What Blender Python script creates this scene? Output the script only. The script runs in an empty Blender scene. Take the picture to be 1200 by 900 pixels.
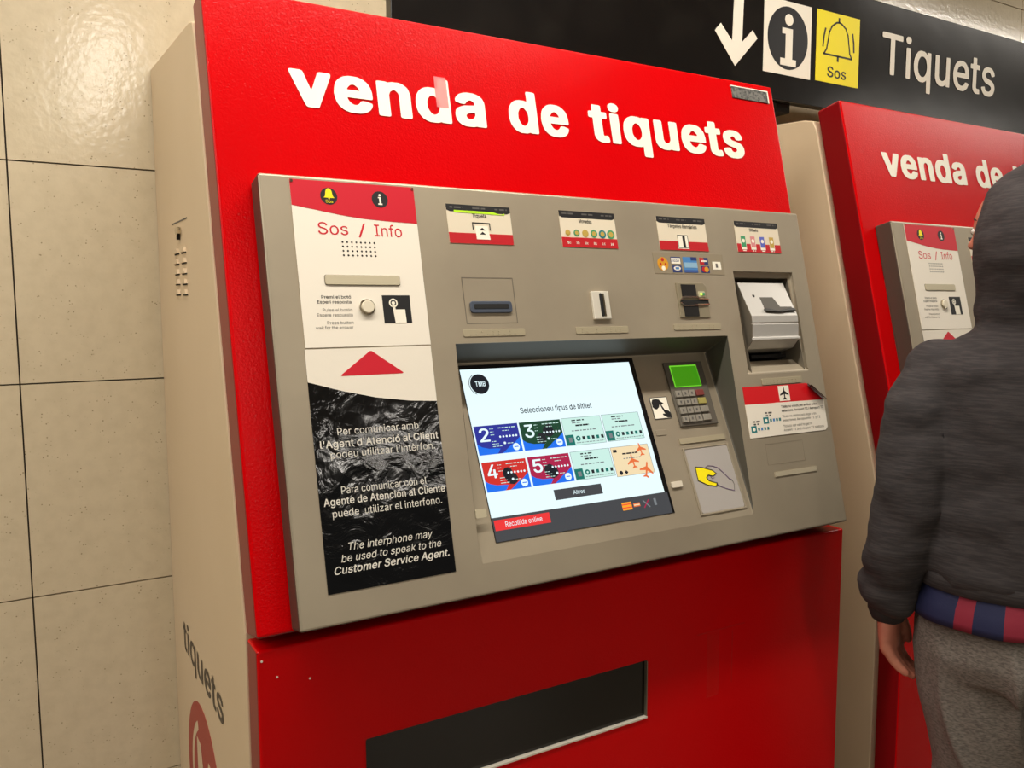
import bpy, bmesh, math, random
from mathutils import Vector, Matrix, noise
from mathutils.geometry import tessellate_polygon
random.seed(7)
D = bpy.data; SC = bpy.context.scene; COL = SC.collection

# ---------------------------------------------------------------- camera, world, lights, exposure
def cam_axes(yaw, pitch, roll):
    cy, sy, cp, sp = math.cos(yaw), math.sin(yaw), math.cos(pitch), math.sin(pitch)
    f = Vector((sy*cp, cy*cp, sp)); r = Vector((cy, -sy, 0)); u = r.cross(f)
    cr, sr = math.cos(roll), math.sin(roll)
    return cr*r + sr*u, -sr*r + cr*u, f
r_, u_, f_ = cam_axes(.53427, -.09559, -.00331)
cd = D.cameras.new('camera'); cam = D.objects.new('camera', cd); COL.objects.link(cam)
cd.sensor_fit = 'HORIZONTAL'; cd.sensor_width = 36; cd.lens = 974.987/1200*36; cd.clip_start = .02
m = Matrix((r_, u_, -f_)).transposed().to_4x4(); m.translation = (-.25285, -1.84193, 1.25091)
cam.matrix_world = m; SC.camera = cam

w = D.worlds.new('concourse_ambient'); SC.world = w; w.use_nodes = True
w.node_tree.nodes['Background'].inputs[0].default_value = (1, .90, .76, 1)
w.node_tree.nodes['Background'].inputs[1].default_value = .065
SC.view_settings.view_transform = 'Standard'; SC.view_settings.look = 'None'
SC.view_settings.exposure = .2; SC.view_settings.gamma = 1; SC.view_settings.use_curve_mapping = False

def lamp(x0, x1, y, z, wid, power, col=(1, .935, .84)):
    l = D.lights.new('tube_light', 'AREA'); l.shape = 'RECTANGLE'; l.size = x1-x0; l.size_y = wid
    l.energy = power; l.color = col
    o = D.objects.new('tube_light', l); COL.objects.link(o); o.location = ((x0+x1)/2, y, z)
    return o
LAMPS = [(-.9, 1.5, -1.12, 2.78, .10, 46), (-3.6, -1.3, -1.12, 2.78, .10, 40), (3.2, 5.4, -1.12, 2.78, .10, 34),
         (.22, .34, -4.7, 2.78, 2.6, 26), (1.9, 4.2, -6.6, 2.78, .12, 44), (-3.6, -1.4, -4.0, 2.78, .06, 22),
         (5.5, 8.0, -3.4, 2.78, .10, 24)]
for L in LAMPS: lamp(*L)

# ---------------------------------------------------------------- materials
def lin(c): return c/12.92 if c <= .04045 else ((c+.055)/1.055)**2.4
def rgb(r, g, b): return (lin(r/255), lin(g/255), lin(b/255), 1)
MATS = {}
def mat(name, col, rough=.5, metal=0, coat=0, spec=.5, bump=None, vary=None, emit=None, alpha=1):
    if name in MATS: return MATS[name]
    m = D.materials.new(name); m.use_nodes = True; n = m.node_tree.nodes; l = m.node_tree.links
    b = n['Principled BSDF']; c = rgb(*col)
    b.inputs['Base Color'].default_value = c; b.inputs['Roughness'].default_value = rough
    b.inputs['Metallic'].default_value = metal; b.inputs['Coat Weight'].default_value = coat
    b.inputs['Specular IOR Level'].default_value = spec; b.inputs['Alpha'].default_value = alpha
    tc = n.new('ShaderNodeTexCoord')
    if bump:
        sc, st, dist = bump[:3]
        t = n.new('ShaderNodeTexNoise'); t.inputs['Scale'].default_value = sc; t.inputs['Detail'].default_value = 3
        bp = n.new('ShaderNodeBump'); bp.inputs['Strength'].default_value = st; bp.inputs['Distance'].default_value = dist
        l.new(tc.outputs['Object'], t.inputs[0]); l.new(t.outputs[0], bp.inputs['Height']); l.new(bp.outputs[0], b.inputs['Normal'])
        if coat: l.new(bp.outputs[0], b.inputs['Coat Normal'])
    if vary:
        sc, col2, lo, hi = vary[:4]
        t = n.new('ShaderNodeTexNoise'); t.inputs['Scale'].default_value = sc; t.inputs['Detail'].default_value = 4
        mp = n.new('ShaderNodeMapping')
        if len(vary) > 4: mp.inputs['Scale'].default_value = vary[4]
        rp = n.new('ShaderNodeValToRGB'); rp.color_ramp.elements[0].position = lo; rp.color_ramp.elements[1].position = hi
        rp.color_ramp.elements[0].color = c; rp.color_ramp.elements[1].color = rgb(*col2)
        l.new(tc.outputs['Object'], mp.inputs[0]); l.new(mp.outputs[0], t.inputs[0]); l.new(t.outputs[0], rp.inputs[0]); l.new(rp.outputs[0], b.inputs['Base Color'])
    if emit:
        b.inputs['Emission Color'].default_value = c; b.inputs['Emission Strength'].default_value = emit
        b.inputs['Base Color'].default_value = (.01, .01, .01, 1)
    MATS[name] = m; return m

RED = mat('red_paint', (208, 0, 6), .24, spec=.12, coat=.04, bump=(300, .5, .0010), vary=(3, (200, 0, 5), .35, .7))
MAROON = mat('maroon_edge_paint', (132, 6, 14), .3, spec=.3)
BROWNE = mat('dark_console_edge', (84, 72, 62), .45, metal=.2)
SHADE = mat('bay_shade_grey', (84, 80, 70), .55)  # console grey darkened: shade painted into the bay's soffit and side walls
BEIGE = mat('beige_enamel', (222, 200, 168), .42, spec=.4, bump=(300, .15, .0004), vary=(2.2, (214, 191, 157), .3, .75))
GREY = mat('brushed_grey_metal', (172, 160, 138), .42, metal=.35, spec=.5, bump=(500, .12, .0003), vary=(5, (160, 148, 128), .35, .7))
GREYD = mat('dark_grey_metal', (120, 112, 98), .45, metal=.3)
BLACK = mat('black_plastic', (22, 21, 20), .4)
DARK = mat('dark_recess', (14, 13, 12), .7)
WHITE = mat('white_vinyl', (240, 232, 216), .38, spec=.45)
VRED = mat('red_vinyl', (205, 16, 40), .4)
PRED = mat('label_red', (190, 24, 34), .4)
VBLK = mat('black_ink', (22, 22, 24), .45)
LETW = mat('white_lettering', (246, 240, 222), .5)
GINK = mat('grey_ink', (90, 86, 82), .6)
SILVER = mat('silver_plastic', (206, 203, 196), .32, metal=.25)
CHROME = mat('chrome', (215, 208, 192), .16, metal=1)
PALE = mat('pale_metal_plate', (198, 188, 160), .4, metal=.08, bump=(900, .35, .0006))
YEL = mat('yellow_vinyl', (250, 232, 0), .45)
GOLD = mat('gold_ink', (214, 150, 30), .45)
BLUE = mat('blue_ink', (70, 130, 190), .45); NAVY = mat('navy_ink', (30, 50, 110), .45)
PINKT = mat('pink_tape', (250, 150, 150), .5, alpha=.42)
CLEART = mat('clear_tape', (255, 60, 50), .12, alpha=.10, spec=.8)
GREEN = mat('green_print', (60, 150, 100), .5); TEAL = mat('teal_print', (20, 120, 125), .5)
PINKP = mat('pink_print', (215, 140, 140), .5); OCHRE = mat('ochre_print', (190, 160, 70), .5)
ACID = mat('acid_green_sticker', (190, 240, 40), .4)
SLATE = mat('slate_bezel', (70, 78, 92), .4)
NOTEB = mat('glossy_black_film', (10, 11, 13), .09, spec=.6)
def wrinkle(m):
    n = m.node_tree.nodes; l = m.node_tree.links; b = n['Principled BSDF']
    tc = n.new('ShaderNodeTexCoord'); mp = n.new('ShaderNodeMapping'); mp.inputs['Scale'].default_value = (1, 1, 1)
    a = n.new('ShaderNodeTexNoise'); a.inputs['Scale'].default_value = 16; a.inputs['Detail'].default_value = 5; a.inputs['Distortion'].default_value = .8
    c = n.new('ShaderNodeTexVoronoi'); c.inputs['Scale'].default_value = 34; c.feature = 'DISTANCE_TO_EDGE'
    g = n.new('ShaderNodeTexNoise'); g.inputs['Scale'].default_value = 9
    mu = n.new('ShaderNodeMath'); mu.operation = 'MULTIPLY'; ad = n.new('ShaderNodeMath'); ad.operation = 'MULTIPLY_ADD'; ad.inputs[1].default_value = .08
    l.new(tc.outputs['Object'], mp.inputs[0])
    for t in (a, c, g): l.new(mp.outputs[0], t.inputs['Vector'])
    l.new(a.outputs[0], mu.inputs[0]); l.new(g.outputs[0], mu.inputs[1]); l.new(c.outputs['Distance'], ad.inputs[0]); l.new(mu.outputs[0], ad.inputs[2])
    bp = n.new('ShaderNodeBump'); bp.inputs['Strength'].default_value = .7; bp.inputs['Distance'].default_value = .0065
    l.new(ad.outputs[0], bp.inputs['Height']); l.new(bp.outputs[0], b.inputs['Normal'])
wrinkle(NOTEB)
GLASS = mat('dark_hatch_glass', (20, 17, 15), .12, spec=.4, vary=(6, (28, 24, 21), .45, .8))
SIGNB = mat('sign_black_gloss', (14, 12, 12), .20, spec=.5, bump=(6, .15, .006), vary=(9, (24, 22, 20), .45, .75))
EM = {k: mat('screen_'+k, c, .2, emit=s) for k, c, s in (
    ('white', (222, 242, 246), 1.0), ('dark', (66, 68, 72), .9), ('red', (232, 50, 52), .95), ('blue', (20, 110, 232), .95), ('navy', (38, 48, 150), .9),
    ('green', (14, 66, 44), .9), ('tomato', (208, 44, 38), .9), ('magenta', (172, 26, 72), .9), ('ink', (26, 30, 38), .9), ('pale', (196, 232, 222), .95),
    ('teal', (14, 112, 102), .9), ('cream', (236, 214, 172), .95), ('orange', (226, 112, 60), .95), ('amber', (250, 160, 40), .95), ('grey', (120, 126, 130), .9),
    ('lcd', (62, 150, 8), .75), ('lcdedge', (120, 220, 50), .8))}

# ---------------------------------------------------------------- frames and mesh builder
class Frame:
    def __init__(s, o, ex, ey, ez): s.o, s.ex, s.ey, s.ez = Vector(o), Vector(ex), Vector(ey), Vector(ez)
    def __call__(s, a, b, c=0): return s.o + s.ex*a + s.ey*b + s.ez*c
AL = .23461; DB = .67143; ZB = .78799; T = .07421; TC = .04316; T2 = .06504; PITCH = 1.40985
UU = Vector((0, math.sin(AL), math.cos(AL))); NN = Vector((0, -math.cos(AL), math.sin(AL))); OO = Vector((0, -DB, ZB)); X = Vector((1, 0, 0))
SLAB = Frame(OO+NN*T, X, UU, NN)
CON = Frame(OO+NN*(T+TC), X, UU, NN)
ur = (UU*(.36745-.05022) + NN*(-.06443)).normalized(); nr = X.cross(ur)
if nr.dot(NN) < 0: nr = -nr
REC = Frame(OO+UU*.05022+NN*(T+TC), X, ur, nr)
DOOR = Frame((0, -DB-T2, 0), X, (0, 0, 1), (0, -1, 0))
SIDE = Frame((0, 0, 0), (0, -1, 0), (0, 0, 1), (-1, 0, 0))     # a = distance from the wall
SIGN = Frame((0, -.30, 0), X, (0, 0, 1), (0, -1, 0))
WORLD = Frame((0, 0, 0), X, (0, 1, 0), (0, 0, 1))

class M:
    def __init__(s, fr=WORLD): s.fr = fr; s.v = []; s.f = []; s.mi = []; s.mats = []
    def idx(s, m):
        if m not in s.mats: s.mats.append(m)
        return s.mats.index(m)
    def face(s, pts, m, raw=False):
        k = len(s.v); s.v += [tuple(p) if raw else tuple(s.fr(*p)) for p in pts]
        s.f.append(list(range(k, k+len(pts)))); s.mi.append(s.idx(m))
    def poly(s, pts, c0, c1, m):
        n = len(pts); k = len(s.v); i = s.idx(m)
        ar = sum(pts[j][0]*pts[(j+1) % n][1]-pts[(j+1) % n][0]*pts[j][1] for j in range(n))
        if ar < 0: pts = pts[::-1]
        s.v += [tuple(s.fr(a, b, c1)) for a, b in pts] + [tuple(s.fr(a, b, c0)) for a, b in pts]
        s.f.append(list(range(k, k+n))); s.f.append(list(range(k+2*n-1, k+n-1, -1)))
        for j in range(n): s.f.append([k+j, k+n+j, k+n+(j+1) % n, k+(j+1) % n])
        s.mi += [i]*(n+2)
        return s
    def rect(s, a0, a1, b0, b1, c0, c1, m): return s.poly([(a0, b0), (a1, b0), (a1, b1), (a0, b1)], c0, c1, m)
    def rrect(s, a0, a1, b0, b1, r, c0, c1, m, n=4):
        p = []
        for (x, y, q) in ((a1-r, b0+r, -90), (a1-r, b1-r, 0), (a0+r, b1-r, 90), (a0+r, b0+r, 180)):
            for j in range(n+1):
                t = math.radians(q+90*j/n); p.append((x+r*math.cos(t), y+r*math.sin(t)))
        return s.poly(p, c0, c1, m)
    def disc(s, a, b, r, c0, c1, m, rb=None, n=28):
        rb = rb or r
        return s.poly([(a+r*math.cos(j*2*math.pi/n), b+rb*math.sin(j*2*math.pi/n)) for j in range(n)], c0, c1, m)
    def ring(s, a, b, r0, r1, c0, c1, m, n=28, k=1):
        for j in range(n):
            t0, t1 = j*2*math.pi/n, (j+1)*2*math.pi/n
            s.poly([(a+r1*math.cos(t0), b+k*r1*math.sin(t0)), (a+r1*math.cos(t1), b+k*r1*math.sin(t1)), (a+r0*math.cos(t1), b+k*r0*math.sin(t1)), (a+r0*math.cos(t0), b+k*r0*math.sin(t0))], c0, c1, m)
        return s
    def stroke(s, pts, wd, c0, c1, m):
        for p, q in zip(pts, pts[1:]):
            dx, dy = q[0]-p[0], q[1]-p[1]; L = math.hypot(dx, dy) or 1e-6; nx, ny = -dy/L*wd/2, dx/L*wd/2; ex, ey = dx/L*wd*.3, dy/L*wd*.3
            s.poly([(p[0]+nx-ex, p[1]+ny-ey), (p[0]-nx-ex, p[1]-ny-ey), (q[0]-nx+ex, q[1]-ny+ey), (q[0]+nx+ex, q[1]+ny+ey)], c0, c1, m)
        return s
    def text(s, t, a0, a1, b, cap, c, m, bold=0, shear=0, b1=None):
        vs, fs = glyphs(t, bold, shear)
        if not vs: return s
        x0 = min(p[0] for p in vs); x1 = max(p[0] for p in vs); k = len(s.v); i = s.idx(m)
        db = 0 if b1 is None else b1-b
        for x, y in vs:
            u = (x-x0)/(x1-x0); s.v.append(tuple(s.fr(a0+u*(a1-a0), b+y*cap+u*db, c)))
        for f in fs: s.f.append([k+j for j in f]); s.mi.append(i)
        return s
    def bars(s, a0, a1, b, h, c, m, seed=1, dens=.7):      # tiny print too small to read
        rnd = random.Random(seed); x = a0
        while x < a1:
            wd = min(rnd.uniform(1.5, 5)*h, a1-x)
            s.face([(x, b, c), (x+wd, b, c), (x+wd, b+h, c), (x, b+h, c)], m); x += wd+h*.8/dens
        return s
    def build(s, name, parent=None, bevel=0, smooth=False, weld=False):
        me = D.meshes.new(name); me.from_pydata(s.v, [], s.f)
        for m in s.mats: me.materials.append(m)
        me.polygons.foreach_set('material_index', s.mi); me.update()
        if weld or bevel or smooth:
            bm = bmesh.new(); bm.from_mesh(me); bmesh.ops.remove_doubles(bm, verts=bm.verts, dist=1e-5)
            bmesh.ops.recalc_face_normals(bm, faces=bm.faces); bm.to_mesh(me); bm.free()
        if smooth: me.polygons.foreach_set('use_smooth', [True]*len(me.polygons))
        o = D.objects.new(name, me); COL.objects.link(o)
        if parent: o.parent = parent
        if bevel:
            bv = o.modifiers.new('bevel', 'BEVEL'); bv.width = bevel; bv.segments = 3; bv.limit_method = 'ANGLE'; bv.angle_limit = math.radians(40)
            bv.harden_normals = False
        return o
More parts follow.
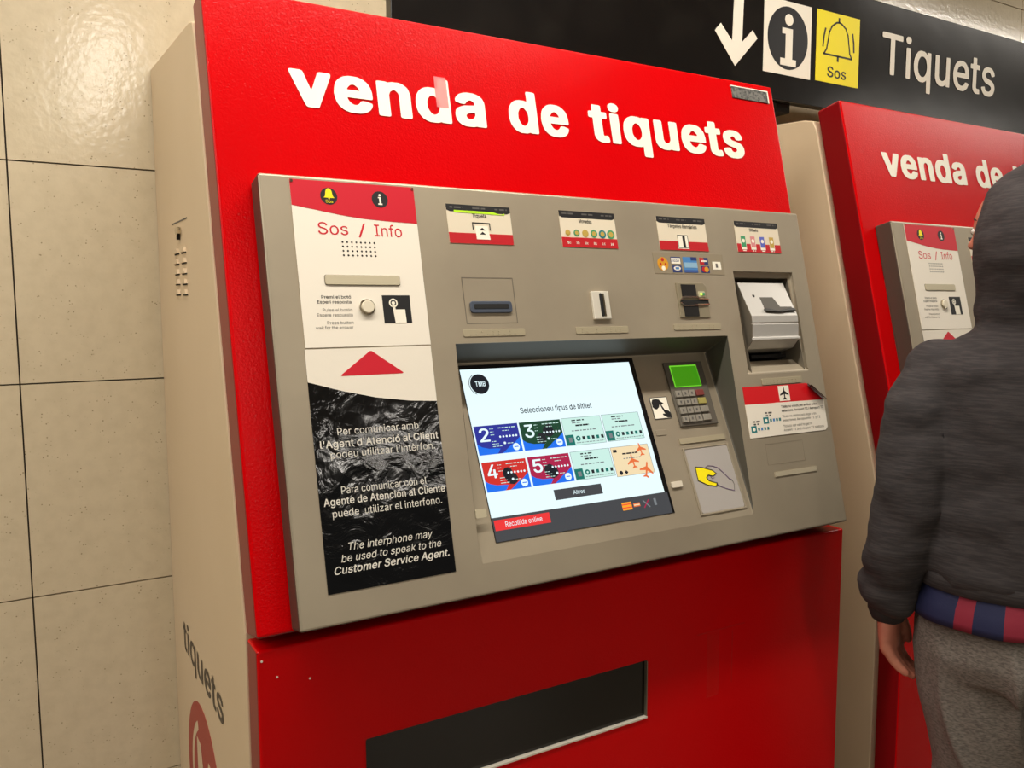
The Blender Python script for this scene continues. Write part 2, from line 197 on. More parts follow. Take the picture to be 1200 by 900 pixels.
# letter outlines of a plain grotesque, as polygons (200 units = capital height)
GLYPHS = {'regular': "'81;32,125,30,130,28,198,30,200,52,200,53,198,53,182,51,128,48,125|.74;34,-2,28,1,22,6,19,16,20,20,22,26,28,32,34,34,40,34,46,32,53,26,55,20,55,12,52,6,48,1,40,-2|/98;8,-30,6,-28,8,-20,69,206,72,209,90,209,92,206,29,-28,26,-30|0178;84,-3,68,0,56,6,44,16,33,30,25,50,21,68,19,84,19,116,22,138,28,158,35,172,41,180,50,190,62,197,78,202,92,203,110,200,122,194,134,184,145,170,153,150,158,126,159,84,156,62,151,44,144,28,135,16,126,8,112,1,100,-2;88,19,74,22,66,27,58,35,51,48,44,76,43,112,48,144,58,164,70,175,76,179,90,181,102,179,114,171,121,164,126,154,131,140,134,124,135,86,131,60,126,47,121,36,115,30,108,25,102,21|1178;32,0,30,2,30,18,32,21,80,21,83,24,83,174,80,175,36,142,34,144,34,168,78,200,106,200,108,198,108,22,110,21,152,21,154,18,154,2,152,0|2178;26,0,25,2,26,20,110,110,122,128,126,142,125,156,120,167,110,175,98,180,90,181,78,180,64,174,55,164,51,154,50,144,48,142,26,143,26,150,30,166,40,182,50,192,62,198,76,202,92,203,106,201,118,196,135,184,142,176,147,166,149,158,150,142,146,124,140,112,125,92,61,24,62,22,152,22,153,20,153,2,150,0|3178;80,-3,56,2,36,13,25,26,18,42,17,50,20,52,42,52,47,38,54,30,64,24,76,20,96,20,106,23,115,28,124,36,129,50,129,64,125,76,120,83,114,89,100,95,90,97,64,97,62,100,62,119,113,176,110,178,28,178,27,180,27,198,30,200,144,200,146,198,146,180,89,116,90,114,102,114,118,110,128,105,139,96,148,84,152,76,154,66,154,48,153,42,147,28,142,20,128,8,116,2,104,-1,90,-3|4178;112,0,111,2,111,38,110,41,18,41,16,44,17,64,94,196,97,200,100,200,120,200,121,198,43,66,46,64,110,64,111,124,114,125,134,124,135,66,138,64,161,64,162,42,160,41,136,40,134,1|5178;82,-3,70,-1,60,2,50,7,40,14,33,22,28,32,24,44,24,50,46,51,55,34,64,26,80,20,94,20,102,22,112,27,123,40,127,48,129,58,128,74,125,82,118,94,108,103,96,108,90,109,74,108,63,104,50,97,27,100,27,108,37,198,40,200,142,200,144,198,144,180,142,178,62,178,59,176,54,120,70,128,82,131,98,131,115,126,129,118,140,108,149,92,153,76,154,62,151,42,144,28,138,20,131,12,116,3,100,-2|6178;84,-3,72,-1,58,5,44,14,38,22,29,38,26,50,25,56,26,76,32,96,43,118,98,198,102,200,124,200,125,198,72,120,84,123,104,123,118,119,132,111,140,102,145,96,151,80,153,68,152,48,145,28,136,16,128,10,116,3,106,-1,92,-3;84,19,70,23,58,33,51,46,49,58,49,68,54,84,62,94,70,100,76,103,82,104,96,104,112,98,120,89,127,76,129,58,125,44,122,36,114,28,106,23,100,20|7178;40,0,39,2,127,176,124,178,26,178,24,180,24,199,153,200,154,176,66,2,62,0|8178;84,-3,74,-2,58,2,50,6,40,13,31,22,25,30,21,44,20,54,23,72,33,88,46,99,58,104,42,114,35,122,30,132,28,142,28,156,31,168,38,180,46,189,54,194,70,201,92,203,110,200,122,195,137,184,145,172,150,154,150,144,148,134,145,126,137,116,120,104,136,96,148,85,154,74,158,54,157,44,154,34,146,21,138,12,126,5,114,0,94,-3;84,19,66,23,54,32,50,38,46,46,45,56,46,64,49,70,55,80,66,87,80,92,96,92,104,91,118,84,128,72,132,62,132,50,131,44,126,34,120,28,114,24,100,20;82,114,74,116,64,121,59,126,55,132,52,146,52,152,55,162,62,172,72,178,86,181,94,181,104,179,116,172,124,160,125,142,123,134,116,125,108,118,96,114|9178;54,0,53,2,54,4,106,80,94,77,74,77,59,82,46,90,38,98,33,104,27,118,25,132,25,146,27,158,37,178,46,187,58,195,72,201,86,203,106,201,118,196,128,190,139,180,144,172,151,156,153,142,153,130,151,118,144,100,133,80,80,1,76,0;80,96,66,102,55,114,51,124,49,134,50,148,56,164,64,172,72,177,78,180,94,181,108,177,115,172,122,164,128,148,129,140,128,128,122,112,112,102,106,99,96,96|A189;8,0,7,2,8,6,79,198,82,200,108,200,179,10,181,0,156,1,134,56,56,56,52,54,34,1;62,78,61,80,92,174,94,176,127,80,124,78|B179;26,0,24,2,24,199,102,200,116,198,132,192,146,180,152,168,156,156,156,138,153,128,148,119,138,111,125,104,146,94,156,83,160,76,164,62,164,46,159,28,151,18,144,12,132,5,120,2,106,0;50,22,49,24,50,90,100,91,108,90,116,87,127,82,136,70,140,56,139,46,134,35,126,28,114,24,98,22;50,112,49,114,50,178,94,178,104,177,116,173,126,166,132,152,132,142,128,130,120,120,108,114,98,112|C201;100,-3,80,0,62,8,45,20,34,33,26,49,19,68,16,88,16,112,19,132,23,146,32,164,44,179,62,192,74,198,92,202,108,203,128,200,138,197,150,191,158,185,170,174,177,164,181,156,186,138,184,137,161,138,156,150,150,160,136,172,124,177,114,179,96,179,84,176,74,171,66,166,58,158,51,148,46,136,42,120,41,86,44,70,51,54,58,42,66,34,74,29,92,22,112,21,132,26,142,33,155,48,161,62,184,63,186,62,183,50,174,32,169,26,154,12,142,5,130,0,110,-3|E165;26,0,24,2,24,199,145,200,146,180,144,178,50,177,50,112,138,112,140,110,140,92,138,90,50,90,49,24,52,22,146,22,148,20,148,1|H203;26,0,24,2,24,199,46,200,49,198,50,114,152,114,154,116,154,198,156,200,179,200,180,1,156,0,154,2,153,90,52,91,49,88,49,2,46,0|I118;14,0,12,2,13,22,44,22,46,24,46,176,44,178,13,178,12,198,14,200,104,200,106,198,105,178,74,178,72,176,72,24,74,22,105,22,106,2,104,0|L154;26,0,24,2,24,198,26,200,46,200,49,198,49,24,52,22,140,22,142,20,142,2,140,0|M247;26,0,24,2,24,199,58,200,60,198,111,70,124,31,126,34,140,78,187,198,190,200,222,200,222,1,200,0,198,2,198,166,196,164,182,120,137,6,134,1,132,0,114,0,112,2,65,118,50,164,48,166,48,2,46,0|P175;26,0,24,2,24,199,102,200,118,197,132,191,148,178,155,164,159,154,161,140,160,124,156,110,152,102,141,88,130,81,118,76,100,73,50,72,49,2,46,0;50,95,49,98,50,178,94,178,104,177,116,173,126,166,131,158,134,150,135,144,135,128,132,118,124,106,112,99,104,96,94,95|R177;26,0,24,2,24,199,102,200,120,197,134,191,140,186,149,178,156,164,161,146,161,132,157,114,152,103,142,92,125,82,124,80,164,8,167,0,142,0,138,2,96,78,52,78,49,76,49,2,46,0;50,100,49,102,50,178,96,178,104,177,118,173,127,166,135,150,136,136,132,120,129,114,122,108,110,102,96,100|S176;72,-3,50,3,34,14,27,20,19,36,16,44,16,53,40,54,46,38,56,28,68,22,76,20,92,19,112,24,122,29,129,36,134,43,136,52,135,62,132,68,126,74,116,81,102,86,64,96,48,104,36,112,27,122,22,132,20,146,21,156,23,164,28,175,39,186,46,192,62,199,76,202,86,203,104,202,126,195,140,186,146,179,154,166,157,156,157,150,134,149,127,164,118,173,110,177,98,180,80,180,66,176,56,171,52,166,48,159,45,150,46,140,49,134,54,129,66,121,80,116,118,106,134,98,146,90,155,78,159,70,161,54,160,46,158,36,152,24,142,13,132,6,120,1,108,-2,100,-3|T176;78,0,76,2,76,176,74,178,14,178,12,180,12,198,14,200,162,200,164,198,164,180,162,178,104,178,101,176,101,2,98,0|V189;82,0,78,4,8,199,30,200,34,198,78,76,94,24,96,24,118,94,154,198,158,200,180,200,181,198,179,190,110,2,108,0|a153;52,-3,44,-1,32,4,19,16,14,26,12,36,12,48,15,60,24,72,38,80,54,84,94,89,104,92,108,98,107,112,104,119,98,124,82,130,70,130,56,126,47,120,38,108,19,114,17,116,22,126,30,135,46,146,68,151,84,151,96,149,112,142,118,137,125,130,131,114,132,108,132,2,130,0,110,0,109,18,108,19,98,8,84,0,72,-3;60,18,46,23,38,32,36,38,36,44,38,50,41,56,48,61,56,64,108,73,108,48,105,38,100,32,92,24,80,19,74,18|b167;80,-3,72,-1,61,6,46,23,44,20,43,0,24,0,21,2,21,198,22,200,42,200,45,198,46,126,48,127,56,139,70,148,82,151,104,150,122,143,134,132,143,120,150,104,153,88,153,60,148,38,141,24,130,11,112,1,98,-3;84,18,68,22,60,28,52,38,46,56,44,78,47,98,51,108,56,116,62,122,70,126,78,129,88,130,96,129,106,125,119,114,125,102,128,90,129,68,127,54,124,44,116,31,102,21,96,19|c156;72,-3,58,0,44,7,30,20,25,28,19,40,14,60,13,72,14,88,19,108,25,120,31,128,40,137,52,145,62,149,72,151,90,151,104,148,122,139,134,126,140,114,142,110,120,104,114,115,106,122,101,126,90,129,84,130,72,129,60,124,52,118,46,110,39,90,38,64,43,46,47,36,56,27,64,21,78,18,92,19,102,23,113,32,120,46,140,41,142,38,138,28,130,16,118,6,108,1,96,-2|d167;68,-3,54,1,38,11,28,21,21,34,16,48,13,74,15,94,20,112,28,126,38,137,55,148,70,151,84,151,96,148,110,139,120,126,122,126,122,198,124,200,144,200,146,198,146,2,144,0,124,0,123,20,122,23,106,6,96,0,86,-3;78,18,70,19,60,23,54,28,47,36,42,46,39,58,38,84,43,104,52,119,58,124,66,128,82,130,90,129,98,126,104,122,112,115,120,98,123,74,122,62,119,48,110,32,104,26,94,20|e159;72,-3,56,1,44,7,40,11,26,26,20,36,15,54,13,72,14,88,19,108,25,120,30,128,40,138,50,144,62,149,72,151,88,151,110,145,124,136,131,128,142,108,146,86,146,68,144,67,40,67,38,66,38,60,42,46,50,32,57,26,66,21,78,18,94,19,104,23,114,31,119,40,122,41,140,37,142,36,143,34,139,24,133,16,120,6,108,0,94,-3;40,87,38,90,39,96,48,114,62,126,78,130,92,129,98,126,106,121,116,108,121,92,120,88,118,87|f100;34,0,32,2,32,128,30,129,4,130,3,148,6,149,32,150,32,178,34,184,40,194,50,203,66,208,84,208,92,206,95,204,90,185,70,186,61,182,57,176,56,170,56,150,89,148,90,132,88,129,58,129,56,128,56,2,54,0|g167;70,-59,54,-56,36,-47,24,-35,21,-28,21,-26,40,-17,50,-28,60,-34,68,-37,90,-38,100,-36,108,-31,117,-24,122,-10,122,26,120,26,110,13,102,7,86,2,68,2,58,4,46,9,38,15,24,30,19,40,15,54,13,76,15,96,18,108,24,120,36,136,46,143,62,150,84,151,98,148,108,141,122,126,123,128,124,148,144,149,146,146,146,-12,144,-24,140,-32,132,-42,120,-51,98,-58;76,23,60,28,47,40,42,50,39,60,38,84,42,102,50,115,56,122,64,126,72,129,82,130,94,128,102,124,108,120,113,114,118,105,121,94,123,82,123,70,119,50,114,40,109,34,102,29,92,24|h161;22,0,21,2,21,198,24,200,42,200,45,198,46,127,56,140,68,147,82,151,96,151,112,147,122,141,128,135,135,124,140,106,140,2,138,0,118,0,116,2,116,100,113,112,108,118,98,126,90,129,76,129,66,126,56,120,50,112,45,98,45,2,42,0|i66;22,0,21,2,21,148,24,149,44,149,45,146,45,2,42,0;30,174,20,179,17,184,16,192,22,202,30,206,36,206,40,204,46,200,49,196,50,190,48,184,44,178,36,174|k150;22,0,21,2,21,198,24,200,42,200,45,198,46,84,50,85,110,148,114,149,140,148,139,146,80,87,79,84,145,2,142,0,115,0,60,69,45,54,44,1|l74;48,-1,40,1,32,6,26,12,21,26,21,198,24,200,42,200,45,198,45,30,47,24,50,22,56,20,66,20,71,2,68,0|m240;22,0,21,2,22,148,44,148,44,125,54,138,60,144,70,149,84,152,100,150,110,145,118,137,124,124,132,135,142,144,156,150,168,152,182,151,192,148,204,140,210,134,216,122,219,106,218,0,198,0,195,2,195,104,194,110,191,118,184,124,178,128,168,130,156,129,146,125,140,121,135,114,132,102,132,2,130,0,109,0,108,104,107,110,104,118,96,125,88,129,76,130,64,127,57,122,49,114,45,102,45,2,42,0|n161;22,0,21,2,22,148,43,148,44,125,56,140,72,149,82,151,96,151,116,145,126,138,133,128,138,116,140,106,140,1,118,0,116,2,116,100,113,112,108,118,98,126,90,129,76,129,66,126,56,120,50,112,45,98,45,2,42,0|o163;72,-3,58,0,44,7,30,20,25,28,19,40,14,60,13,72,14,88,19,108,25,120,31,128,40,137,52,145,62,149,72,151,90,151,104,148,116,143,128,133,139,120,145,106,149,90,150,80,149,58,144,38,139,30,130,16,122,10,108,2,98,-2,90,-3;78,18,62,22,55,28,47,36,42,46,39,58,38,82,43,104,52,118,60,124,68,128,84,130,100,126,108,120,116,112,121,102,125,86,125,64,119,42,114,34,107,26,100,22,92,19|p167;22,-56,21,-54,21,148,24,149,43,148,44,128,46,126,58,140,68,147,76,150,96,151,112,148,124,141,135,132,143,120,150,104,153,88,153,62,150,44,146,33,138,21,130,11,112,1,98,-3,82,-3,72,0,60,6,48,21,46,22,45,-54,42,-56;84,18,68,22,60,28,52,38,46,56,44,78,47,98,51,108,56,116,62,122,70,126,78,129,88,130,96,129,106,125,119,114,125,102,128,90,129,68,127,54,124,44,116,31,102,21,96,19|q167;124,-56,122,-54,122,22,120,22,114,14,106,6,94,-1,84,-3,64,-2,46,5,32,16,24,28,16,48,13,76,15,94,20,112,28,126,37,136,46,143,58,149,70,151,84,151,94,149,110,139,122,126,123,128,124,148,144,149,146,148,146,-54,144,-56;78,18,70,19,60,23,54,28,47,36,42,46,39,58,38,84,43,104,52,119,58,124,66,128,82,130,90,129,98,126,104,122,112,115,120,98,123,74,122,62,119,48,110,32,104,26,94,20|r102;22,0,21,2,21,148,24,149,43,148,44,128,46,127,50,136,56,142,68,148,76,151,94,151,96,148,95,128,76,128,64,125,55,118,48,108,45,98,45,2,42,0|s143;60,-3,46,0,32,8,20,20,16,28,15,36,36,42,44,28,50,23,64,18,78,18,91,22,100,28,105,36,104,48,100,54,94,58,50,69,33,78,26,84,22,92,19,100,18,110,20,120,24,128,32,138,40,143,58,150,82,151,100,147,114,138,122,126,126,120,126,114,106,109,99,120,94,126,84,130,70,131,58,128,52,125,47,120,43,112,43,104,50,95,58,91,100,80,116,71,123,64,128,56,130,48,130,36,128,28,123,18,118,12,110,6,100,1,88,-2|t89;64,-2,50,0,42,4,34,10,29,18,26,28,26,128,24,129,6,129,3,130,4,148,24,149,26,150,26,182,28,185,50,184,51,150,78,149,80,148,79,130,52,129,50,126,50,30,53,24,58,21,62,20,79,20,83,2,82,0,78,-1|u161;64,-2,52,1,40,7,31,16,23,32,21,44,21,148,24,149,42,149,45,148,45,50,49,36,57,26,64,23,72,20,84,20,94,23,104,29,112,40,116,50,116,148,118,149,138,149,140,146,140,2,138,0,118,0,116,24,105,10,94,3,78,-2|v153;64,0,15,126,8,148,30,149,34,148,67,56,76,26,86,56,119,148,122,149,144,149,144,142,90,2,86,0|w223;56,0,53,2,48,18,11,140,10,148,32,149,35,148,66,30,68,30,78,74,100,148,122,149,125,148,155,30,156,30,188,148,192,149,213,148,208,128,168,1,148,0,144,2,112,118,79,2,76,0|y153;28,-57,19,-54,24,-36,26,-34,42,-35,50,-31,57,-20,64,0,8,146,8,148,30,149,34,148,67,56,76,26,86,56,119,148,122,149,144,149,144,142,82,-20,75,-34,64,-47,56,-53,42,-57|z150;18,0,16,2,16,16,18,20,99,126,98,127,20,127,19,130,20,148,130,148,131,132,130,128,50,24,52,22,132,22,133,20,132,1|à153;52,-3,44,-1,32,4,19,16,14,26,12,36,12,48,15,60,24,72,38,80,54,84,94,89,104,92,108,98,107,112,104,119,98,124,82,130,70,130,56,126,47,120,38,108,19,114,17,116,22,126,30,135,46,146,68,151,84,151,96,149,112,142,118,137,125,130,131,114,132,108,132,2,130,0,110,0,109,18,108,19,98,8,84,0,72,-3;60,18,46,23,38,32,36,38,36,44,38,50,41,56,48,61,56,64,108,73,108,48,105,38,100,32,92,24,80,19,74,18;66,169,41,204,40,208,64,208,67,206,84,170,82,169|á153;52,-3,44,-1,32,4,19,16,14,26,12,36,12,48,15,60,24,72,38,80,54,84,94,89,104,92,108,98,107,112,104,119,98,124,82,130,70,130,56,126,47,120,38,108,19,114,17,116,22,126,30,135,46,146,68,151,84,151,96,149,112,142,118,137,125,130,131,114,132,108,132,2,130,0,110,0,109,18,108,19,98,8,84,0,72,-3;60,18,46,23,38,32,36,38,36,44,38,50,41,56,48,61,56,64,108,73,108,48,105,38,100,32,92,24,80,19,74,18;66,169,69,180,82,207,108,208,108,206,84,170,82,169|è159;72,-3,56,1,44,7,40,11,26,26,20,36,15,54,13,72,14,88,19,108,25,120,30,128,40,138,50,144,62,149,72,151,88,151,110,145,124,136,131,128,142,108,146,86,146,68,144,67,40,67,38,66,38,60,42,46,50,32,57,26,66,21,78,18,94,19,104,23,114,31,119,40,122,41,140,37,142,36,143,34,139,24,133,16,120,6,108,0,94,-3;40,87,38,90,39,96,48,114,62,126,78,130,92,129,98,126,106,121,116,108,121,92,120,88,118,87;70,169,46,206,46,208,70,208,72,206,89,170,88,169|í66;22,0,21,2,21,148,24,149,44,149,45,146,45,2,42,0;24,169,24,172,40,207,44,208,66,208,66,204,42,170|ó163;72,-3,58,0,44,7,30,20,25,28,19,40,14,60,13,72,14,88,19,108,25,120,31,128,40,137,52,145,62,149,72,151,90,151,104,148,116,143,128,133,139,120,145,106,149,90,150,80,149,58,144,38,139,30,130,16,122,10,108,2,98,-2,90,-3;78,18,62,22,55,28,47,36,42,46,39,58,38,82,43,104,52,118,60,124,68,128,84,130,100,126,108,120,116,112,121,102,125,86,125,64,119,42,114,34,107,26,100,22,92,19;72,169,72,172,90,208,115,208,115,206,92,170,88,169|€182;108,-3,84,2,72,8,64,14,54,24,46,36,39,50,33,70,7,70,14,90,30,91,31,108,30,110,10,110,7,112,14,128,32,129,34,130,38,148,46,164,54,176,64,186,74,193,88,199,100,202,116,203,130,201,148,195,164,184,166,180,156,162,136,175,120,179,108,179,90,174,74,162,68,154,62,142,59,132,60,129,140,129,142,128,135,112,132,110,57,110,56,92,58,90,122,90,125,88,118,72,116,70,62,70,60,70,59,68,63,58,72,40,80,32,90,26,106,21,120,21,134,25,156,37,165,18,156,9,142,2,126,-2",
